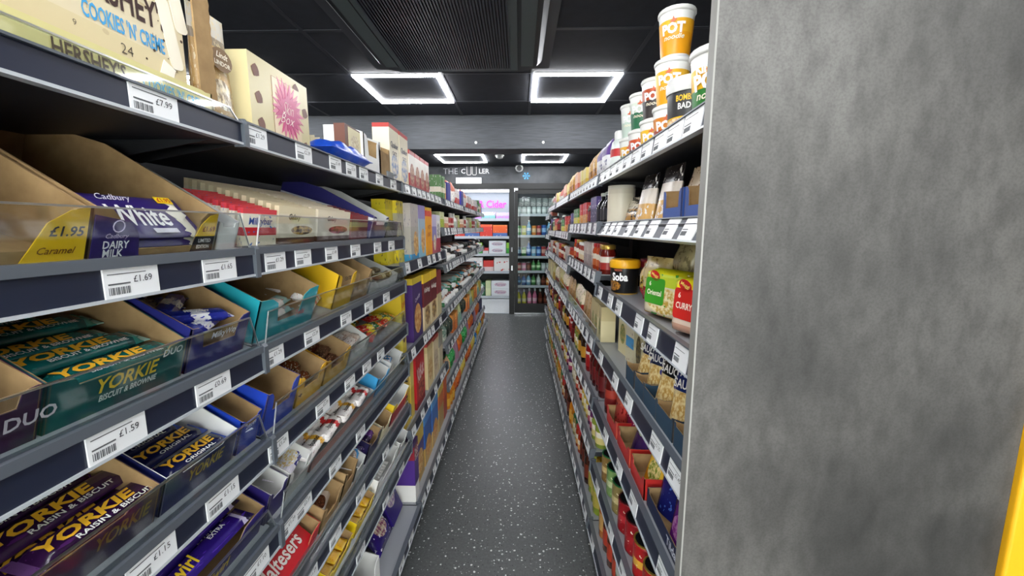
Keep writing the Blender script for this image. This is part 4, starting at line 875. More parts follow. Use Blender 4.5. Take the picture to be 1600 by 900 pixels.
# left bays 4-6
top_far = [P('box', .07, .07, .17, [lb_('#4a7a3a', '#e8dcc8')], 'green and cream tea box', None)+(2,), P('box', .10, .05, .14, [pr([(0, '#e8a03a'), (.5, '#e8d8a0')], None, ('#a83a2a', .62, 8))], 'orange and cream box')+(1,),
           P('box', .12, .06, .15, ['#2c2a8c'], 'deep blue box')+(1,), P('bag', .13, .06, .18, [pr([(0, '#e8e4e0'), (.6, '#b86a5a')], None, ('#a89a94', .62, 8))], 'white and brown bag')+(2,),
           P('box', .11, .06, .14, [pr([(0, '#c03a34'), (.5, '#e8e0dc')], None, ('#8a2a2a', .62, 8))], 'red and white box')+(3,), P('bag', .10, .05, .14, [pr([(0, '#d8d4cc'), (.5, '#8a8a8c')])], 'pale grey bag')+(2,)]
s1 = [P('box', .08, .06, .12, [pr([(0, '#a8b83a'), (.6, '#d8dca8')], None, ('#5a6a2a', .62, 8))], 'lime green small box')+(2,), P('box', .06, .06, .09, [pr([(0, '#e0a070'), (.5, '#f0e0cc')], None, ('#b04a34', .6, 8))], 'peach small box')+(3,), P('box', .06, .06, .09, [lb_('#a82a2c', '#e8d0c4')], 'red small box')+(3,),
      P('bottle', .055, .055, .13, ['#e6e6e2', '#b8c4b8', lid['white']], 'white bottle')+(3,), P('box', .05, .05, .10, ['#b8a890'], 'beige small box')+(2,)]
ly = lambda a, b, c, ds: P('lying', .062, .062, .20, [a, b, c], ds)
s2 = [ly('#1c1c34', '#2a2a4c', lid['black'], 'dark navy bottle lying down')+(3,), ly('#d89a80', '#e8c0a8', lid['white'], 'peach bottle lying down')+(3,), ly('#e4e0da', '#c88a78', lid['white'], 'white bottle lying down')+(3,), ly('#2a2620', '#b8b0a0', lid['black'], 'black bottle lying down')+(3,)]
s3 = [ly('#9ad0c8', '#e8f0ee', lid['green'], 'mint bottle lying down')+(1,), ly('#2f9ab0', '#e0eef0', lid['white'], 'turquoise bottle lying down')+(1,), ly('#d8b8a0', '#f0e4d8', lid['white'], 'cream bottle lying down')+(3,), ly('#7a4030', '#c8a898', lid['white'], 'brown bottle lying down')+(3,), ly('#141824', '#3a4050', lid['white'], 'black bottle with white cap')+(3,), ly('#b86a2a', '#3a2418', lid['black'], 'amber bottle lying down')+(3,)]
s4 = [P('bag', .14, .07, .14, [pr([(0, '#b8c4b4'), (.5, '#7a9a8a')], None, ('#e8e8dc', .58, 8))], 'sage green bag')+(1,), P('bag', .12, .07, .15, [pr([(0, '#22302a'), (.6, '#3a4a40')], None, ('#c8b89a', .64, 9))], 'dark green coffee bag')+(2,), P('box', .11, .07, .14, [pr([(0, '#d8762a'), (.6, '#f0a04a')], None, ('#8a3a1a', .62, 8))], 'orange box')+(2,), P('pouch', .10, .06, .15, [pr([(0, '#8ab0a0'), (.5, '#d8dca0')])], 'pale green pouch')+(3,), P('box', .08, .06, .13, ['#c8b04a'], 'mustard box')+(2,)]
s5 = [P('bag', .11, .06, .15, [pr([(0, '#e08a2a'), (.5, '#f0c89a')], None, ('#c83a2a', .6, 8))], 'orange snack bag')+(2,), P('bag', .12, .07, .15, [pr([(0, '#1c8a3a'), (.6, '#4ac06a')], None, ('#e8f0e0', .64, 8))], 'bright green bag')+(2,), P('pouch', .10, .06, .16, ['#b48aa0'], 'dusky pink pouch')+(2,), P('bag', .11, .06, .16, [pr([(0, '#e0602a'), (.6, '#e8863a')])], 'deep orange bag')+(3,), P('box', .08, .06, .15, ['#26265a'], 'navy slim box')+(3,)]
s6 = [P('bottle', .07, .07, .16, ['#c87a1e', '#e0a840', lid['red']], 'amber bottle')+(3,), P('bag', .11, .06, .14, [pr([(0, '#a83a1e'), (.5, '#d86a2a')], None, ('#f0c060', .62, 8))], 'rust orange bag')+(3,), P('bag', .10, .06, .14, [pr([(0, '#d8b020'), (.5, '#e8d060')])], 'yellow bag')+(3,), P('bottle', .08, .08, .15, ['#2f7ac0', '#a8d0ea', lid['blue']], 'blue bottle')+(2,)]
for bay in (4, 5, 6):
    y0, y1 = LB[bay]; y0 += .02; y1 -= .02
    for lev, seq in enumerate((top_far, s1, s2, s3, s4, s5, s6)):
        sq = seq[bay-4:]+seq[:bay-4] if lev else seq[(bay-4)*2:]+seq[:(bay-4)*2]
        fill(L(bay, lev), y0, y1, sq, bay*10+lev, 2 if lev in (2, 3, 4) else 1)
        if lev in (2, 3):   # a second layer on the lying bottles
            r = random.Random(bay+lev*5); y = y0+.035
            while y < y1-.06:
                k = sq[r.randrange(len(sq))]
                o = make(*k[:5]); put(o, L(bay, lev), y, .13+r.random()*.02, 'upper '+k[5], k[6], .055); y += .072
tube2 = P('cup', .085, .085, .11, ['#c8202c', lid['white'], lid['red']], 'red drum')
for y in (2.80, 2.90): o = make('can', .075, .075, .19, [flat('#c01c26', .35), pr([(0, '#c01c26'), (.5, '#e8d0cc'), (.6, '#c01c26')]), lid['red']]); put(o, L(4, 0), y, .23, 'tall red drinking chocolate drum', 'drum', .0)
# ------------------------------------------------------------ right: near products
RP = {}
def pot(y, b, dz, main, band, desc, S, big=1.0, word='POT', sub='noodle'):
    o = make('cup', .092*big, .092*big, .112*big, [pr([(0, main), (.62, band)], None, None, .35), flat('#eeeeea', .35), flat('#e4e4e2', .3)], True)
    if word:
        wrap(o, word, .024*big, .062*big, .0412*big, .056*big, '#ffffff', 0, 0, .05, .17); wrap(o, sub, .011*big, .043*big, .0388*big, .05*big, '#f6f0d8', .05, .3, .02, .17)
        o2 = obj('chilli_picture', cm('chp', lambda: mesh('chilli_picture', [(gprism([(-.012, 0), (0, -.004), (.012, .004), (.004, .006), (0, .014), (-.003, .005)], 'y', -.0005, 0), flat('#d8602a', .4))])), o, (0, -.0435*big, .077*big), (0, 0, 0), (.8, 1, .8))
    put(o, S, y, b, desc, 'noodle pot', dz, (0, 0, R(60 if big < 1.2 else 48)))
S = Rr(1, 0)
pot(.865, .07, 0, '#2f7a34', '#f0bb22', 'large white noodle pot with green and yellow sleeve', S, 1.28)
o = S and None
letter_big = [x for x in PEND if 'large white noodle pot' in x[1]][0][0]; wrap(letter_big, 'KING', .02, .103, .0568, .05, '#ffffff', -.1, 0, .05, .17)
pot(.88, .21, 0, '#c8b8a0', '#e8e0d0', 'large pale noodle pot at the rear', S, 1.25, '')
o = make('tub', .105, .105, .135, [pr([(0, '#e4b41e'), (.46, '#3a3a3c'), (.92, '#3a3a3c')], (.25, .24, .28, .2, '#d8a070', '#f0dcb8'), None, .35), flat('#d8d8d6', .35), lid['yel']], True)
wrap(o, 'BOMBAY', .013, .088, .0502, .048, '#f0c22a', 0, 0, .02, .05); wrap(o, 'BAD', .013, .071, .0494, .028, '#f6f6f2', -.1, 0, .02, .05)
put(o, S, 1.0, .068, 'black and yellow noodle tub beside the large pot', 'noodle tub', 0, (0, 0, R(60)))
Yw = ('#e9b024', '#f4c64a')
cols = [(1.135, .07, [('#a83a1c', '#d8862a', 'brown and orange'), ('#eba81e', '#f0b82a', 'yellow'), ('#eba01a', '#f2b02a', 'amber')]), (1.27, .075, [('#e8b01c', '#f0c030', 'golden'), ('#3a3434', '#b8502a', 'charcoal')]), (1.40, .075, [('#2f2f30', '#c8502c', 'black'), ('#2c6a4a', '#d8e0d4', 'dark green')]),
        (1.52, .075, [('#3f7a34', '#e8b03a', 'green and yellow'), ('#c8d8cc', '#e8eee8', 'pale green')])]
for y, b, lst in cols:
    for i, (a, c, nm) in enumerate(lst): pot(y-(.012 if i == 2 else 0), b, i*.112, a, c, nm+' noodle pot in a stack', S)
pot(1.06, .17, .0, '#d8a02a', '#e8c050', 'rear yellow noodle pot', S); pot(1.06, .17, .112, '#e8e4dc', '#f0ece4', 'rear white noodle pot on top', S, 1, '')
o = make('squeezy', .085, .06, .16, [flat('#dfe8e4', .3), pr([(0, '#e4ece8'), (.6, '#c83a3a')]), lid['white']], True); put(o, S, 1.61, .05, 'white squeezy bottle beside the noodle pots', 'bottle')
o = obj('glass_jar', mesh('glass_jar', [(glathe([(.04, 0), (.045, .02), (.045, .14), (.05, .16), (.045, .165)], 18, False), clear('jar_glass', '#cfd4d6', .5))], 50)); put(o, S, .84, .19, 'clear glass jar behind the large noodle pot', 'jar', .15)
o = make('box', .12, .12, .15, [flat('#c8b088', .6)], name='product_box'); put(o, S, .84, .19, 'plain tan box under the glass jar', 'box') if False else bpy.data.objects.remove(o)
# second shelf right, first bay
S = Rr(1, 1)
blk = pr([(0, '#b8703a'), (.35, '#1c1a1a'), (.5, '#c8b8a8'), (.7, '#1a1818')], None, ('#e8e4e0', .67, 10), .25)
wht = pr([(0, '#d8a860'), (.4, '#e8dcd0'), (.7, '#2a2424')], None, ('#f0ece8', .62, 8), .25)
for i, (y, d) in enumerate(((.82, 'royal blue open carton nearest the panel'), (.95, 'royal blue open carton of orange packs'))):
    o = tray(.11, .2, .08, .075, .035, flat('#33549c', .45), K, .15); put(o, S, y, .12, d, 'carton')
    for k in range(2):
        o = make('pouch', .09, .04, .125, [pr([(0, '#e09040'), (.5, '#e8d0b0')], None, ('#7a4a2a', .6, 8), .25) if i else wht]); put(o, S, y, .06+k*.07, 'orange noodle pouch in blue carton' if i else 'white and black pouch in blue carton', 'pouch', .006, (R(-12), 0, 0))
for i, y in enumerate((1.06, 1.13, 1.24, 1.32)):
    o = make('pouch', .085 if i % 2 else .10, .05, .145, [blk if i % 2 else wht]); put(o, S, y, .05+.03*(i % 2), 'black and brown noodle pouch' if i % 2 else 'white and tan noodle pouch', 'pouch', 0, (R(-6), 0, .1))
o = make('box', .09, .05, .10, [pr([(0, '#16161a')], None, None)]); letter(o, 'YOKO', .016, (0, -.026, .07), '#c8c8c8'); put(o, S, 1.04, .25, 'black box at the back of the shelf', 'box')
for i in range(4):
    o = make('bag', .11, .03, .10, [pr([(0, '#b88a4a'), (.5, '#e8dcc8')], None, ('#1a1614', .55, 7), .25)]); put(o, S, 1.40+i*.03, .05+i*.01, 'black and tan snack packet leaning', 'packet', .004, (R(-35+i*6), 0, .25))
o = make('can', .10, .10, .145, [flat('#d8d2c4', .4), pr([(0, '#d8d0bc'), (.85, '#cfc6b2')], (.2, .5, .12, .35, '#4a5a8a', '#b8862a'), None), flat('#cfcabc', .4)], True); put(o, S, 1.585, .06, 'tall cream drum on the shelf end', 'drum')
# third shelf right, first bay
S = Rr(1, 2)
def brick(y, b, wd, h, d, main, panel, word, desc, rz=0, desc2=None):
    def T(u, v): return .002+d*max(0, min(1, (u-.0)/.10, (1-u)/.10))**.45*max(0, min(1, v/.1, (1-v)/.1))**.4
    o = obj('noodle_multipack', cm(('brk_', wd, h, d, main.name), lambda: mesh('noodle_multipack', [(gpillow(wd, h, T, 14, 12), main)], 60)))
    pn = obj('printed_panel', mesh('printed_panel', [(gprism(rrect(wd*.2, h*.26, .008), 'y', -.0006, 0), flat(panel, .3))]), o, (-wd*.18, -d/2-.0018, h*.55))
    letter(pn, word, .014, (0, -.0012, -.004), '#fff4e0', wd=wd*.3); letter(pn, '6', .012, (-wd*.1, -.0012, .018), '#fff4e0')
    em = obj('brand_oval', mesh('brand_oval', [(gprism([(.02*math.cos(a*.393), .012*math.sin(a*.393)) for a in range(16)], 'y', -.0006, 0), flat('#c81f24', .35))]), o, (-wd*.2, -d/2-.0018, h*.86), (0, .3, 0))
    letter(em, 'Maggi', .010, (0, -.0012, 0), '#f8e070', wd=.028)
    put(o, S, y, b, desc, 'noodle multipack', 0, (R(-4), 0, rz))
gy = pr([(0, '#b8862a'), (.10, '#d8ccae'), (.55, '#dcd2b0'), (.66, '#c6d43a'), (.9, '#e6e01e')], (.5, .38, .34, .26, '#c8a24a', '#efe2b4'), ('#4a9a2a', .66, 6), .25)
ry = pr([(0, '#c89a84'), (.2, '#e0c8b4'), (.4, '#e8d42a'), (.7, '#f0dc1e')], (.72, .35, .25, .3, '#b8703a', '#ecd2a0'), None, .25)
brick(1.03, .075, .19, .128, .09, gy, '#3f9a2c', 'Oriental', 'green and yellow noodle multipack', .32)
brick(.845, .075, .165, .128, .09, ry, '#d02a24', 'CURRY', 'red and yellow noodle multipack by the panel', .32)
obj_y = make('bag', .12, .05, .15, [pr([(0, '#a81c24'), (.4, '#dcc690'), (.8, '#c8b070')], None, ('#8a6a34', .62, 9), .25)]); put(obj_y, S, 1.20, .085, 'cream and red noodle bag', 'bag', 0, (0, 0, .3))
o = make('bag', .10, .05, .12, [pr([(0, '#b02028'), (.35, '#c8a060'), (.55, '#e0cc9c')], (.5, .5, .3, .2, '#3a2a20', '#e8c84a'), None, .25)]); put(o, S, 1.31, .10, 'red and tan noodle packet', 'packet', 0, (0, 0, .2))
o = make('bag', .12, .06, .19, [pr([(0, '#c8b890'), (.5, '#d8c890')], None, ('#a8986a', .58, 9), .25)]); put(o, S, 1.19, .16, 'tall pale noodle bag behind', 'bag')
o = make('box', .2, .06, .17, [flat('#7a1418', .5)]); put(o, S, .98, .24, 'dark red box at the back', 'box')
for i, (y, b, c, l_, nm) in enumerate(((1.485, .058, '#151517', 'yel', 'black noodle tub with a yellow lid'), (1.40, .16, '#201c18', 'yel', 'rear black tub with yellow lid'), (1.50, .17, '#201c18', 'red', 'rear black tub with red lid'), (1.30, .17, '#201c18', 'yel', 'rear black noodle tub, yellow lid'))):
    o = make('tub', .105, .105, .122, [pr([(0, c)], (.2, .3, .3, .18, '#c88a3a', '#5a3a1c'), None, .3), flat('#f2b21c', .35) if l_ == 'yel' else flat('#8a1c24', .35), flat('#caa23a', .4)], True)
    if i == 0: wrap(o, 'Soba', .030, .062, .0492, .06, '#ffffff', -.1, 0, .04, .05); wrap(o, 'NISSIN', .008, .086, .0502, .028, '#e87a5a', -.2, 0, 0, .05)
    put(o, S, y, b, nm, 'noodle tub', 0, (0, 0, R(60)))
# fourth shelf right, first bay: sauce pouches in navy cartons
S = Rr(1, 3)
sauce = lambda c: pr([(0, '#d8c8a4'), (.08, '#e0cc98'), (.52, c)], (.5, .30, .48, .22, '#c89a4a', '#efdca4'), None, .28)
for i, (y, c, nm) in enumerate(((.80, '#16204a', 'navy'), (.92, '#1a2c72', 'blue'), (1.03, '#101418', 'black'), (1.12, '#18244c', 'dark blue'), (1.22, '#161c44', 'deep navy'))):
    tcol = flat('#27455c', .5)
    o = tray(.112 if i < 3 else .09, .2, .05, .058, .048, tcol, K, .08, rear=.1); put(o, S, y, .118, 'dark blue carton holding the %s sauce pouch' % nm, 'carton')
    for k in range(2):
        o = make('pouch', .095 if i < 3 else .08, .045, .158, [sauce(c)]); 
        if k == 0: letter(o, 'PASTA', .020, (0, -.018, .128), '#f4f4f0', wd=.06); letter(o, 'SAUCE', .022, (0, -.0205, .102), '#f4f4f0', wd=.068); obj('portion_badge', cm('pb', lambda: mesh('portion_badge', [(gprism([(.009*math.cos(a*.5), .009*math.sin(a*.5)) for a in range(12)], 'y', -.001, 0), flat('#3a3aa0', .4))])), o, (.03, -.0225, .07))
        put(o, S, y, .07+k*.06, ('rear ' if k else '')+nm+' pasta sauce pouch', 'pouch', .008, (R(-10), R((-1)**i*3), .42))
bx = pr([(0, '#e0d3a4'), (.75, '#e6dcb8')], (.5, .5, .3, .25, '#5a7a3a', '#b8a05a'), None)
for i, (y, wd, m_, nm) in enumerate(((1.32, .085, pr([(0, '#d8cfa8'), (.5, '#c8c09a')], (.5, .45, .25, .35, '#3a3226', '#8a7a4a'), None), 'cream stuffing box with black print'), (1.42, .085, pr([(0, '#dcd2ae'), (.35, '#4a9ad0'), (.6, '#e4dcc4')], None, ('#8a3a4a', .66, 8)), 'cream box with a blue picture'), (1.53, .09, bx, 'pale green and cream box'))):
    o = make('box', wd, .06, .155, [m_]); put(o, S, y, .10, nm, 'box', 0, (0, 0, .1))
o = make('box', .05, .05, .09, [pr([(0, '#1c5a2c'), (.4, '#d8dcd4')])]); put(o, S, 1.235, .018+.025, 'small green and white box', 'box') if False else bpy.data.objects.remove(o)
# fifth shelf right, first bay
S = Rr(1, 4)
bas = pr([(0, '#5a1f6e'), (.55, '#3a1f6a'), (.85, '#2a7a3a'), (.9, '#2c1a58')], (.5, .3, .4, .2, '#8a3a8a', '#b87ab0'), None, .25)
o = make('pouch', .125, .05, .165, [bas]); letter(o, 'BASMATI', .019, (0, -.022, .118), '#f2eef6', wd=.085); put(o, S, .83, .06, 'purple rice pouch beside the panel', 'pouch', 0, (R(-10), 0, .4))
o = make('pouch', .115, .05, .16, [pr([(0, '#1c2068'), (.6, '#14185a')], None, ('#4a6ac0', .66, 9), .25)]); put(o, S, .95, .07, 'deep blue rice pouch', 'pouch', 0, (R(-10), 0, .4))
o = tray(.23, .2, .05, .05, .04, flat('#1c2548', .45), K, .06, rear=.1); letter(o, 'Tilda', .022, (.06, -.101, .022), '#dfe4f0'); put(o, S, .885, .116, 'navy carton holding rice pouches', 'carton')
for i in range(3):
    o = make('pouch', .095, .04, .15, [pr([(0, '#d88a1e'), (.35, '#e8b83a'), (.7, '#4a9a6a')], (.5, .4, .3, .2, '#7a8a2a', '#f0d890'), None, .25)]); put(o, S, 1.055+i*.04, .05+i*.02, 'orange and green rice packet', 'packet', 0, (R(-14), 0, .2))
redc = flat('#c8302c', .4)
for i, (y, wd) in enumerate(((1.08, .13), (1.24, .15), (1.41, .15))):
    o = tray(wd, .22, .06, .062, .042, redc, K, .18, rear=.2); put(o, S, y, .122, 'bright red open carton', 'carton')
o = make('pouch', .10, .04, .15, [pr([(0, '#3a1f5a'), (.6, '#4a2a70')], (.5, .7, .36, .2, '#dfe4c8', '#7aa05a'), None, .25)]); put(o, S, 1.22, .055, 'dark purple pouch with an oval window', 'pouch', .004, (R(-12), 0, 0))
for i in range(2):
    o = make('pouch', .08, .04, .15, [pr([(0, '#7a1440'), (.3, '#8a184a')], None, ('#f0d0dc', .68, 9), .25)]); put(o, S, 1.36+i*.08, .07, 'magenta sauce sachet', 'sachet', .004, (R(-8), 0, 0))
for i in range(3):
    o = make('bottle', .058, .058, .20, [gl('#5a1414'), pr([(0, '#7a1c1c'), (.5, '#a83a2c')]), lid['white']], True); put(o, S, 1.52+i*.0, .05+i*.065, 'dark red sauce bottle', 'bottle') if i else put(o, S, 1.55, .045, 'dark red sauce bottle', 'bottle')
for i in range(2):
    o = make('pouch', .10, .05, .17, [pr([(0, '#b8403a'), (.5, '#c85a4a')], None, ('#7a1c1c', .6, 9), .25)]); put(o, S, 1.45, .06+i*.06, 'speckled red pouch', 'pouch')
# sixth shelf right, first bay: cans
S = Rr(1, 5)
blackl = flat('#1a1a1c', .25, .3); redl = flat('#5a1c20', .3, .2)
y = .80; i = 0
cans = [('#c8902a', '#e0b84a', 'gold', lid['gold']), ('#a8a03a', '#d8d08a', 'olive and gold', lid['gold']), ('#a81c1c', '#d8922a', 'red and gold', lid['gold']), ('#b01f22', '#e0a83a', 'red and amber', lid['gold']), ('#9a1820', '#a8242c', 'dark red', redl), ('#96161e', '#b83038', 'crimson', redl), ('#8a7a4a', '#c8b884', 'tan', lid['green']), ('#7a9a5a', '#c8d0a0', 'pale green', lid['green']), ('#8a6a3a', '#d0b47a', 'brown', lid['green'])]
for a, c, nm, ld in cans:
    for k in range(2):
        o = make('can', .078, .078, .112, [flat(a, .35), pr([(0, a), (.35, c), (.6, a)], None, ('#f0ead0', .68, 9), .3), ld], True)
        obj('top_disc', cm('topd', lambda: mesh('top_disc', [(glathe([(.001, .1125), (.034, .1125)], 18, False), blackl)])), o)
        put(o, S, y, .05+k*.09, ('rear ' if k else '')+nm+' can with black lid', 'can')
    y += .092
# bottom shelf right, first bay
S = Rr(1, 6)
fill(S, .79, 1.64, [P('bottle', .07, .07, .22, [gl('#b86a2a'), '#c89a5a', lid['white']], 'amber oil bottle')+(3,), P('box', .09, .08, .16, [pr([(0, '#1c5a2c'), (.5, '#d8dcd4')], None, None)], 'green and white box')+(3,), P('bottle', .07, .07, .2, [gl('#5a2a14'), '#b8402a', lid['black']], 'brown sauce bottle')+(3,)], 3)
# ------------------------------------------------------------ right bays 2-5
J = lambda a, b, c, ds, h=.11, w_=.065: P('jar', w_, w_, h, [gl(a), pr([(0, b), (.4, '#e8e0d0'), (.6, b)], None, None), lid[c]], ds, 'jar')
r0 = [P('bag', .12, .05, .15, [pr([(0, '#e8e8ec'), (.6, '#6a4a9a')], None, ('#3a3a7a', .64, 8))], 'white and violet bag')+(2,), P('bag', .11, .05, .15, [pr([(0, '#c8862a'), (.5, '#d8a85a')], None, ('#6a4420', .62, 8))], 'golden brown bag')+(2,), P('box', .06, .06, .11, [pr([(0, '#d8b42a'), (.5, '#e8d880')])], 'yellow slim box')+(3,), P('box', .07, .06, .12, [pr([(0, '#d86a4a'), (.5, '#f0c0a0')])], 'coral box')+(3,), P('bag', .09, .05, .12, [pr([(0, '#e0dcd4'), (.5, '#c87a70')], None, ('#7a9a8a', .64, 8))], 'white and pink packet')+(3,), P('bag', .10, .05, .13, [pr([(0, '#a8b8a8'), (.6, '#e0e4dc')], None, ('#4a5a50', .62, 8))], 'grey green packet')+(3,)]
r1 = [P('bottle', .06, .06, .14, [gl('#18181c'), pr([(0, '#2a2a34'), (.5, '#b8a898')], None, None), lid['white']], 'black sauce bottle')+(3,), P('box', .07, .06, .13, [pr([(0, '#2a2a5c'), (.6, '#5a4a8a')], None, ('#e0d8e8', .64, 8))], 'indigo box')+(2,), P('bottle', .055, .055, .14, [gl('#4a2a14'), pr([(0, '#8a2a2c'), (.5, '#d8b46a')]), lid['black']], 'brown bottle')+(2,), P('box', .08, .06, .12, [pr([(0, '#d89a4a'), (.5, '#c82a2c')], None, ('#f0e0c8', .62, 8))], 'red and orange box')+(3,), P('box', .09, .06, .10, [pr([(0, '#d8d040'), (.5, '#4a8a4a')], None, ('#e8e8e0', .6, 8))], 'lime and green box')+(2,)]
r2 = [J('#6a1c14', '#a8302a', 'gold', 'red sauce jar', .12), J('#b84a24', '#c86a3a', 'red', 'orange sauce jar', .12), P('box', .11, .08, .12, [pr([(0, '#a89a98'), (.5, '#c8bcb4')], None, ('#8a2a30', .64, 9))], 'grey and red box')+(2,), J('#8a2018', '#e0c8a0', 'white', 'dark tomato jar', .11)]
r3 = [P('box', .08, .06, .15, [pr([(0, '#d8cca0'), (.6, '#c8b888')], (.5, .4, .3, .25, '#6a8a4a', '#b89a5a'), None)], 'cream box with a green print')+(3,), P('pouch', .09, .05, .14, [pr([(0, '#a8845a'), (.5, '#c8a880')], None, ('#5a3a24', .62, 8))], 'tan pouch')+(3,), P('bag', .09, .05, .14, [pr([(0, '#b8302c'), (.4, '#e8d8c0')], None, ('#6a8a3a', .62, 8))], 'red and cream packet')+(3,), P('pouch', .08, .05, .13, [pr([(0, '#b0902a'), (.5, '#c8c080')])], 'mustard pouch')+(3,)]
r4 = [P('bottle', .058, .058, .19, [gl('#4a1214'), pr([(0, '#6a1a1c'), (.5, '#c8b4a8')]), lid['white']], 'dark red sauce bottle')+(4,), P('squeezy', .065, .06, .18, [gl('#8a1418'), pr([(0, '#a81c20'), (.5, '#e8e0d8')]), lid['white']], 'red squeezy bottle')+(3,), P('bottle', .055, .055, .18, [gl('#2a1a10'), pr([(0, '#c8902a'), (.5, '#e8dcc0')]), lid['black']], 'brown sauce bottle')+(3,), J('#7a8a3a', '#c8b060', 'gold', 'green pickle jar', .12)]
r5 = [J('#8a9a3a', '#d8c880', 'black', 'green olive jar', .12), J('#5a2a5a', '#b84a6a', 'black', 'purple beetroot jar', .12), J('#c8a83a', '#e8d488', 'gold', 'yellow piccalilli jar', .12), J('#6a2a1c', '#c84a34', 'black', 'brown chutney jar', .11), J('#b8b090', '#d8d0b0', 'green', 'pale onion jar', .12)]
r6 = [P('bottle', .07, .07, .22, [gl('#8a9a2a'), pr([(0, '#b8a84a'), (.5, '#5a6a2a')]), lid['yel']], 'olive oil bottle')+(3,), P('bottle', .065, .065, .21, [gl('#3a1a10'), pr([(0, '#6a2a1a'), (.5, '#c8b48a')]), lid['black']], 'dark vinegar bottle')+(4,), J('#a83a1c', '#d8a05a', 'red', 'red pepper jar', .13), J('#9a8a5a', '#c8bc8a', 'green', 'beige sauce jar', .13), P('bottle', .07, .07, .2, [gl('#c87a1e'), pr([(0, '#e0a840'), (.5, '#c84a2a')]), lid['red']], 'amber sauce bottle')+(3,)]
for bay in (2, 3, 4, 5):
    y0, y1 = RB[bay]; y0 += .02; y1 -= .02
    for lev, seq in enumerate((r0, r1, r2, r3, r4, r5, r6)):
        k = (bay-2) % len(seq); sq = seq[k:]+seq[:k]
        fill(Rr(bay, lev), y0, y1, sq, bay*17+lev, 2 if lev in (4, 5, 6) else 1)
# ------------------------------------------------------------ cooler drinks behind the glass door
COLZ = [1.62, 1.28, .94, .70, .455, .10]
bott = [('#b8c4c0', '#dfe4e0'), ('#c8c02a', '#e8e09a'), ('#d87a9a', '#f0c0d0'), ('#5a2418', '#8a4a34'), ('#2f5aa0', '#9ac0e8'), ('#7ab0d0', '#dceaf2'), ('#a83a3a', '#e0b0a0'), ('#4a8a4a', '#c0e0b0'), ('#e08a3a', '#f4d0a0'), ('#1f3a5a', '#5a8ab0')]
DN = ['silver', 'yellow', 'pink', 'dark brown', 'royal blue', 'pale blue', 'red', 'green', 'orange', 'navy']
SQ = [[(0, 'can', .12)]*8, [(7, 'can', .16), (1, 'can', .16), (5, 'bottle', .24), (8, 'can', .16), (6, 'can', .16), (4, 'can', .17), (5, 'bottle', .22), (9, 'can', .17)],
      [(9, 'can', .15), (7, 'can', .15), (4, 'bottle', .24), (5, 'can', .16), (4, 'can', .16), (6, 'can', .16), (2, 'bottle', .18), (0, 'can', .15)],
      [(6, 'can', .13), (2, 'can', .13), (3, 'can', .13), (7, 'bottle', .18), (7, 'bottle', .18), (0, 'can', .13), (0, 'can', .13), (5, 'can', .13)],
      [(9, 'bottle', .17), (4, 'bottle', .17), (5, 'bottle', .18), (7, 'bottle', .18), (0, 'bottle', .18), (3, 'bottle', .17), (8, 'bottle', .17), (3, 'bottle', .17)],
      [(1, 'bottle', .27), (1, 'bottle', .27), (2, 'bottle', .29), (2, 'bottle', .29), (3, 'bottle', .28), (3, 'bottle', .28), (3, 'bottle', .28)]]
cs = empty('cooler_rack', (.30, 6.72, 0)); tag(cs, 'black drinks rack standing behind the glass cooler door', 'rack')
obj('rack_back', mesh('rack_back', [(gbox(-.36, .36, .40, .42, .05, 1.98), M['dark'])]), cs)
for z in COLZ:
    b = obj('rack_shelf', mesh('rack_shelf', [(gbox(-.35, .35, .0, .40, z-.02, z), flat('#3a3d42', .5))]), cs)
    obj('shelf_strip', mesh('shelf_strip', [(gbox(-.35, .35, -.006, 0, z-.035, z+.005), M['railedge'])]), b)
for x in (-.355, .345): obj('rack_post', mesh('rack_post', [(gbox(x, x+.01, .0, .40, 0, 1.98), M['black'])]), cs)
n6 = 0
for li, (z, row) in enumerate(zip(COLZ, SQ)):
    x = .30-.315; cnt = {}
    for ci, kind, h in row:
        a, c = bott[ci]
        for k in range(2):
            wd = .072
            o = make(kind, wd, wd, h, [gl(a, .2), pr([(0, a), (.3, c), (.7, a)]), lid['white'] if li == 5 else M['silver']], False, 'drink_bottle' if kind == 'bottle' else 'drink_can')
            o.location = (x, 6.72+.05+k*.09, z); 
            ky = (ci, kind, k); cnt[ky] = cnt.get(ky, 0)+1
            tag(o, '%s drink %s%s, %s such from left, %s rack shelf' % (DN[ci], kind, ' in rear row' if k else '', ORD[cnt[ky]-1], LEV[li] if li < 5 else 'bottom'), kind, 'drinks in the cooler rack')
        x += .082 if li < 5 else .09
for i in range(6):
    o = make('bag', .09, .05, .13, [pr([(0, '#d8d8d4'), (.5, '#a8b0ac')], None, ('#6a7a70', .6, 8))]); o.location = (.02+i*.098, 6.80, COLZ[0]+.125); tag(o, 'silver drink pouch on top of cans, %s from the left' % ORD[i], 'pouch', 'pouches on the cooler rack')
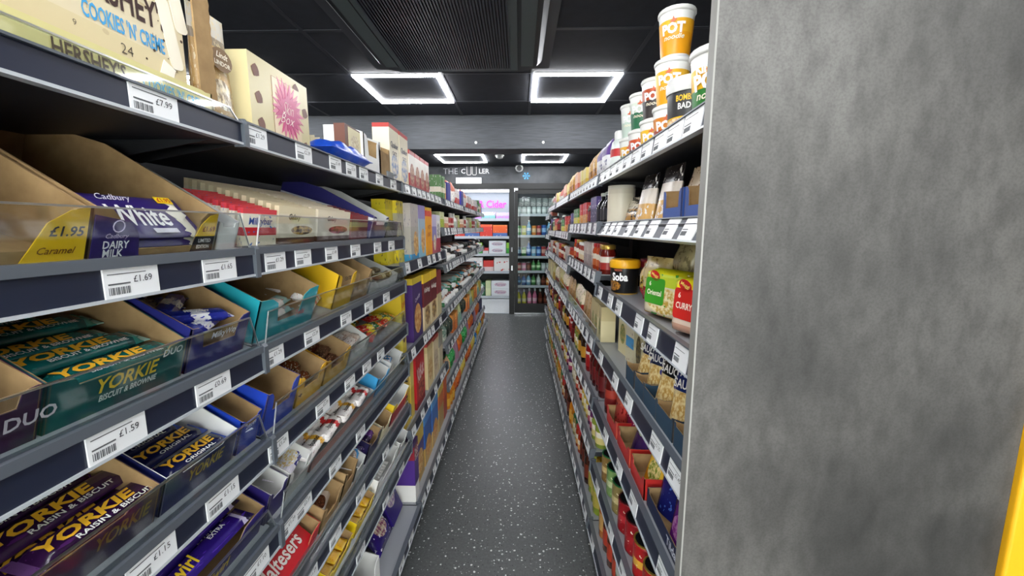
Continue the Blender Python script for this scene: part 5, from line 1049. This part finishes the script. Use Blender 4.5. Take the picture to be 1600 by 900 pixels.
# beer cases on the shelves at the back of the cooler
cr = empty('beer_rack', (-.62, 8.02, 0)); tag(cr, 'white shelving of drink cases at the back of the cooler', 'rack')
BZ = [1.575, 1.235, .90, .555, .06]
for z in BZ:
    b = obj('rack_shelf', mesh('rack_shelf', [(gbox(-.75, .62, 0, .48, z-.03, z), flat('#3a3d42', .5))]), cr); obj('shelf_strip', mesh('shelf_strip', [(gbox(-.75, .62, -.008, 0, z-.045, z+.005), M['railedge'])]), b)
for x in (-.76, .60): obj('rack_post', mesh('rack_post', [(gbox(x, x+.02, 0, .5, 0, 1.75), M['dark'])]), cr)
obj('rack_back', mesh('rack_back', [(gbox(-.76, .62, .485, .5, .05, 1.62), M['dark'])]), cr)
wb_ = pr([(0, '#e4e8ea'), (1, '#e4e8ea')], (.5, .5, .34, .28, '#c8ccd4', '#e0b8c0'), None)
CASES = [[(.26, .13, pr([(0, '#8ac8c4'), (.5, '#d8e8e8')], None, ('#b88ac8', .6, 6)), 'pale turquoise drink case'), (.30, .12, pr([(0, '#c88ad0'), (.5, '#d8c0e8')], None, ('#8ac8d8', .6, 6)), 'lilac drink case')]*2,
         [(.24, .23, pr([(0, '#d83a30'), (.8, '#e8603a')], None, ('#f0a090', .66, 6)), 'bright red drink case'), (.28, .22, pr([(0, '#4a6aa8'), (.3, '#e8622a'), (.9, '#f0803a')], None, ('#f0d8c0', .68, 6)), 'orange and blue drink case')]*2,
         [(.11, .11, pr([(0, '#d8d4d4'), (.5, '#d03a3a')]), 'red and white small case'), (.33, .125, wb_, 'white beer case with script print'), (.10, .21, pr([(0, '#3a9a3a'), (.5, '#8ac03a')]), 'green drink case')]*2,
         [(.20, .21, pr([(0, '#e0c8c4'), (.4, '#d03a34')]), 'red drink case'), (.38, .27, pr([(0, '#eceae6')], None, ('#d04a40', .64, 4)), 'white case with red lettering')]*2,
         [(.10, .30, pr([(0, '#d8e0b0'), (.5, '#c8d4a0')]), 'pale green tall case'), (.36, .15, wb_, 'white beer case with script print'), (.13, .13, pr([(0, '#1c5a34')], (.5, .5, .25, .3, '#e8f0ea', '#a8d0b0'), None), 'dark green beer case')]*2]
for li, row in enumerate(CASES):
    x = -.62-.70
    if li in (2, 4): x += .02
    k = 0; cnt = {}
    while k < len(row):
        wd, h, m_, nm = row[k]
        for lay in range(2 if nm.startswith(('white beer', 'dark green')) else 1):
            o = make('box', wd, .34, h, [m_], name='drink_case'); o.location = (x+wd/2, 8.22, BZ[li]+lay*(h+.001)); cnt[nm] = cnt.get(nm, 0)+1
            if nm.startswith('white beer'): letter(o, 'Peroni' if li == 4 else 'Corona', h*.34, (0, -.171, h*.5), '#8a5a8a' if li == 4 else '#3a4a78', shear=.25, bold=0)
            tag(o, '%s, %s such from lower left, %s cooler shelf' % (nm, ORD[cnt[nm]-1], LEV[li] if li < 4 else 'bottom'), 'drink case', 'drink cases in the cooler')
        x += wd+.012; k += 1
finalize()
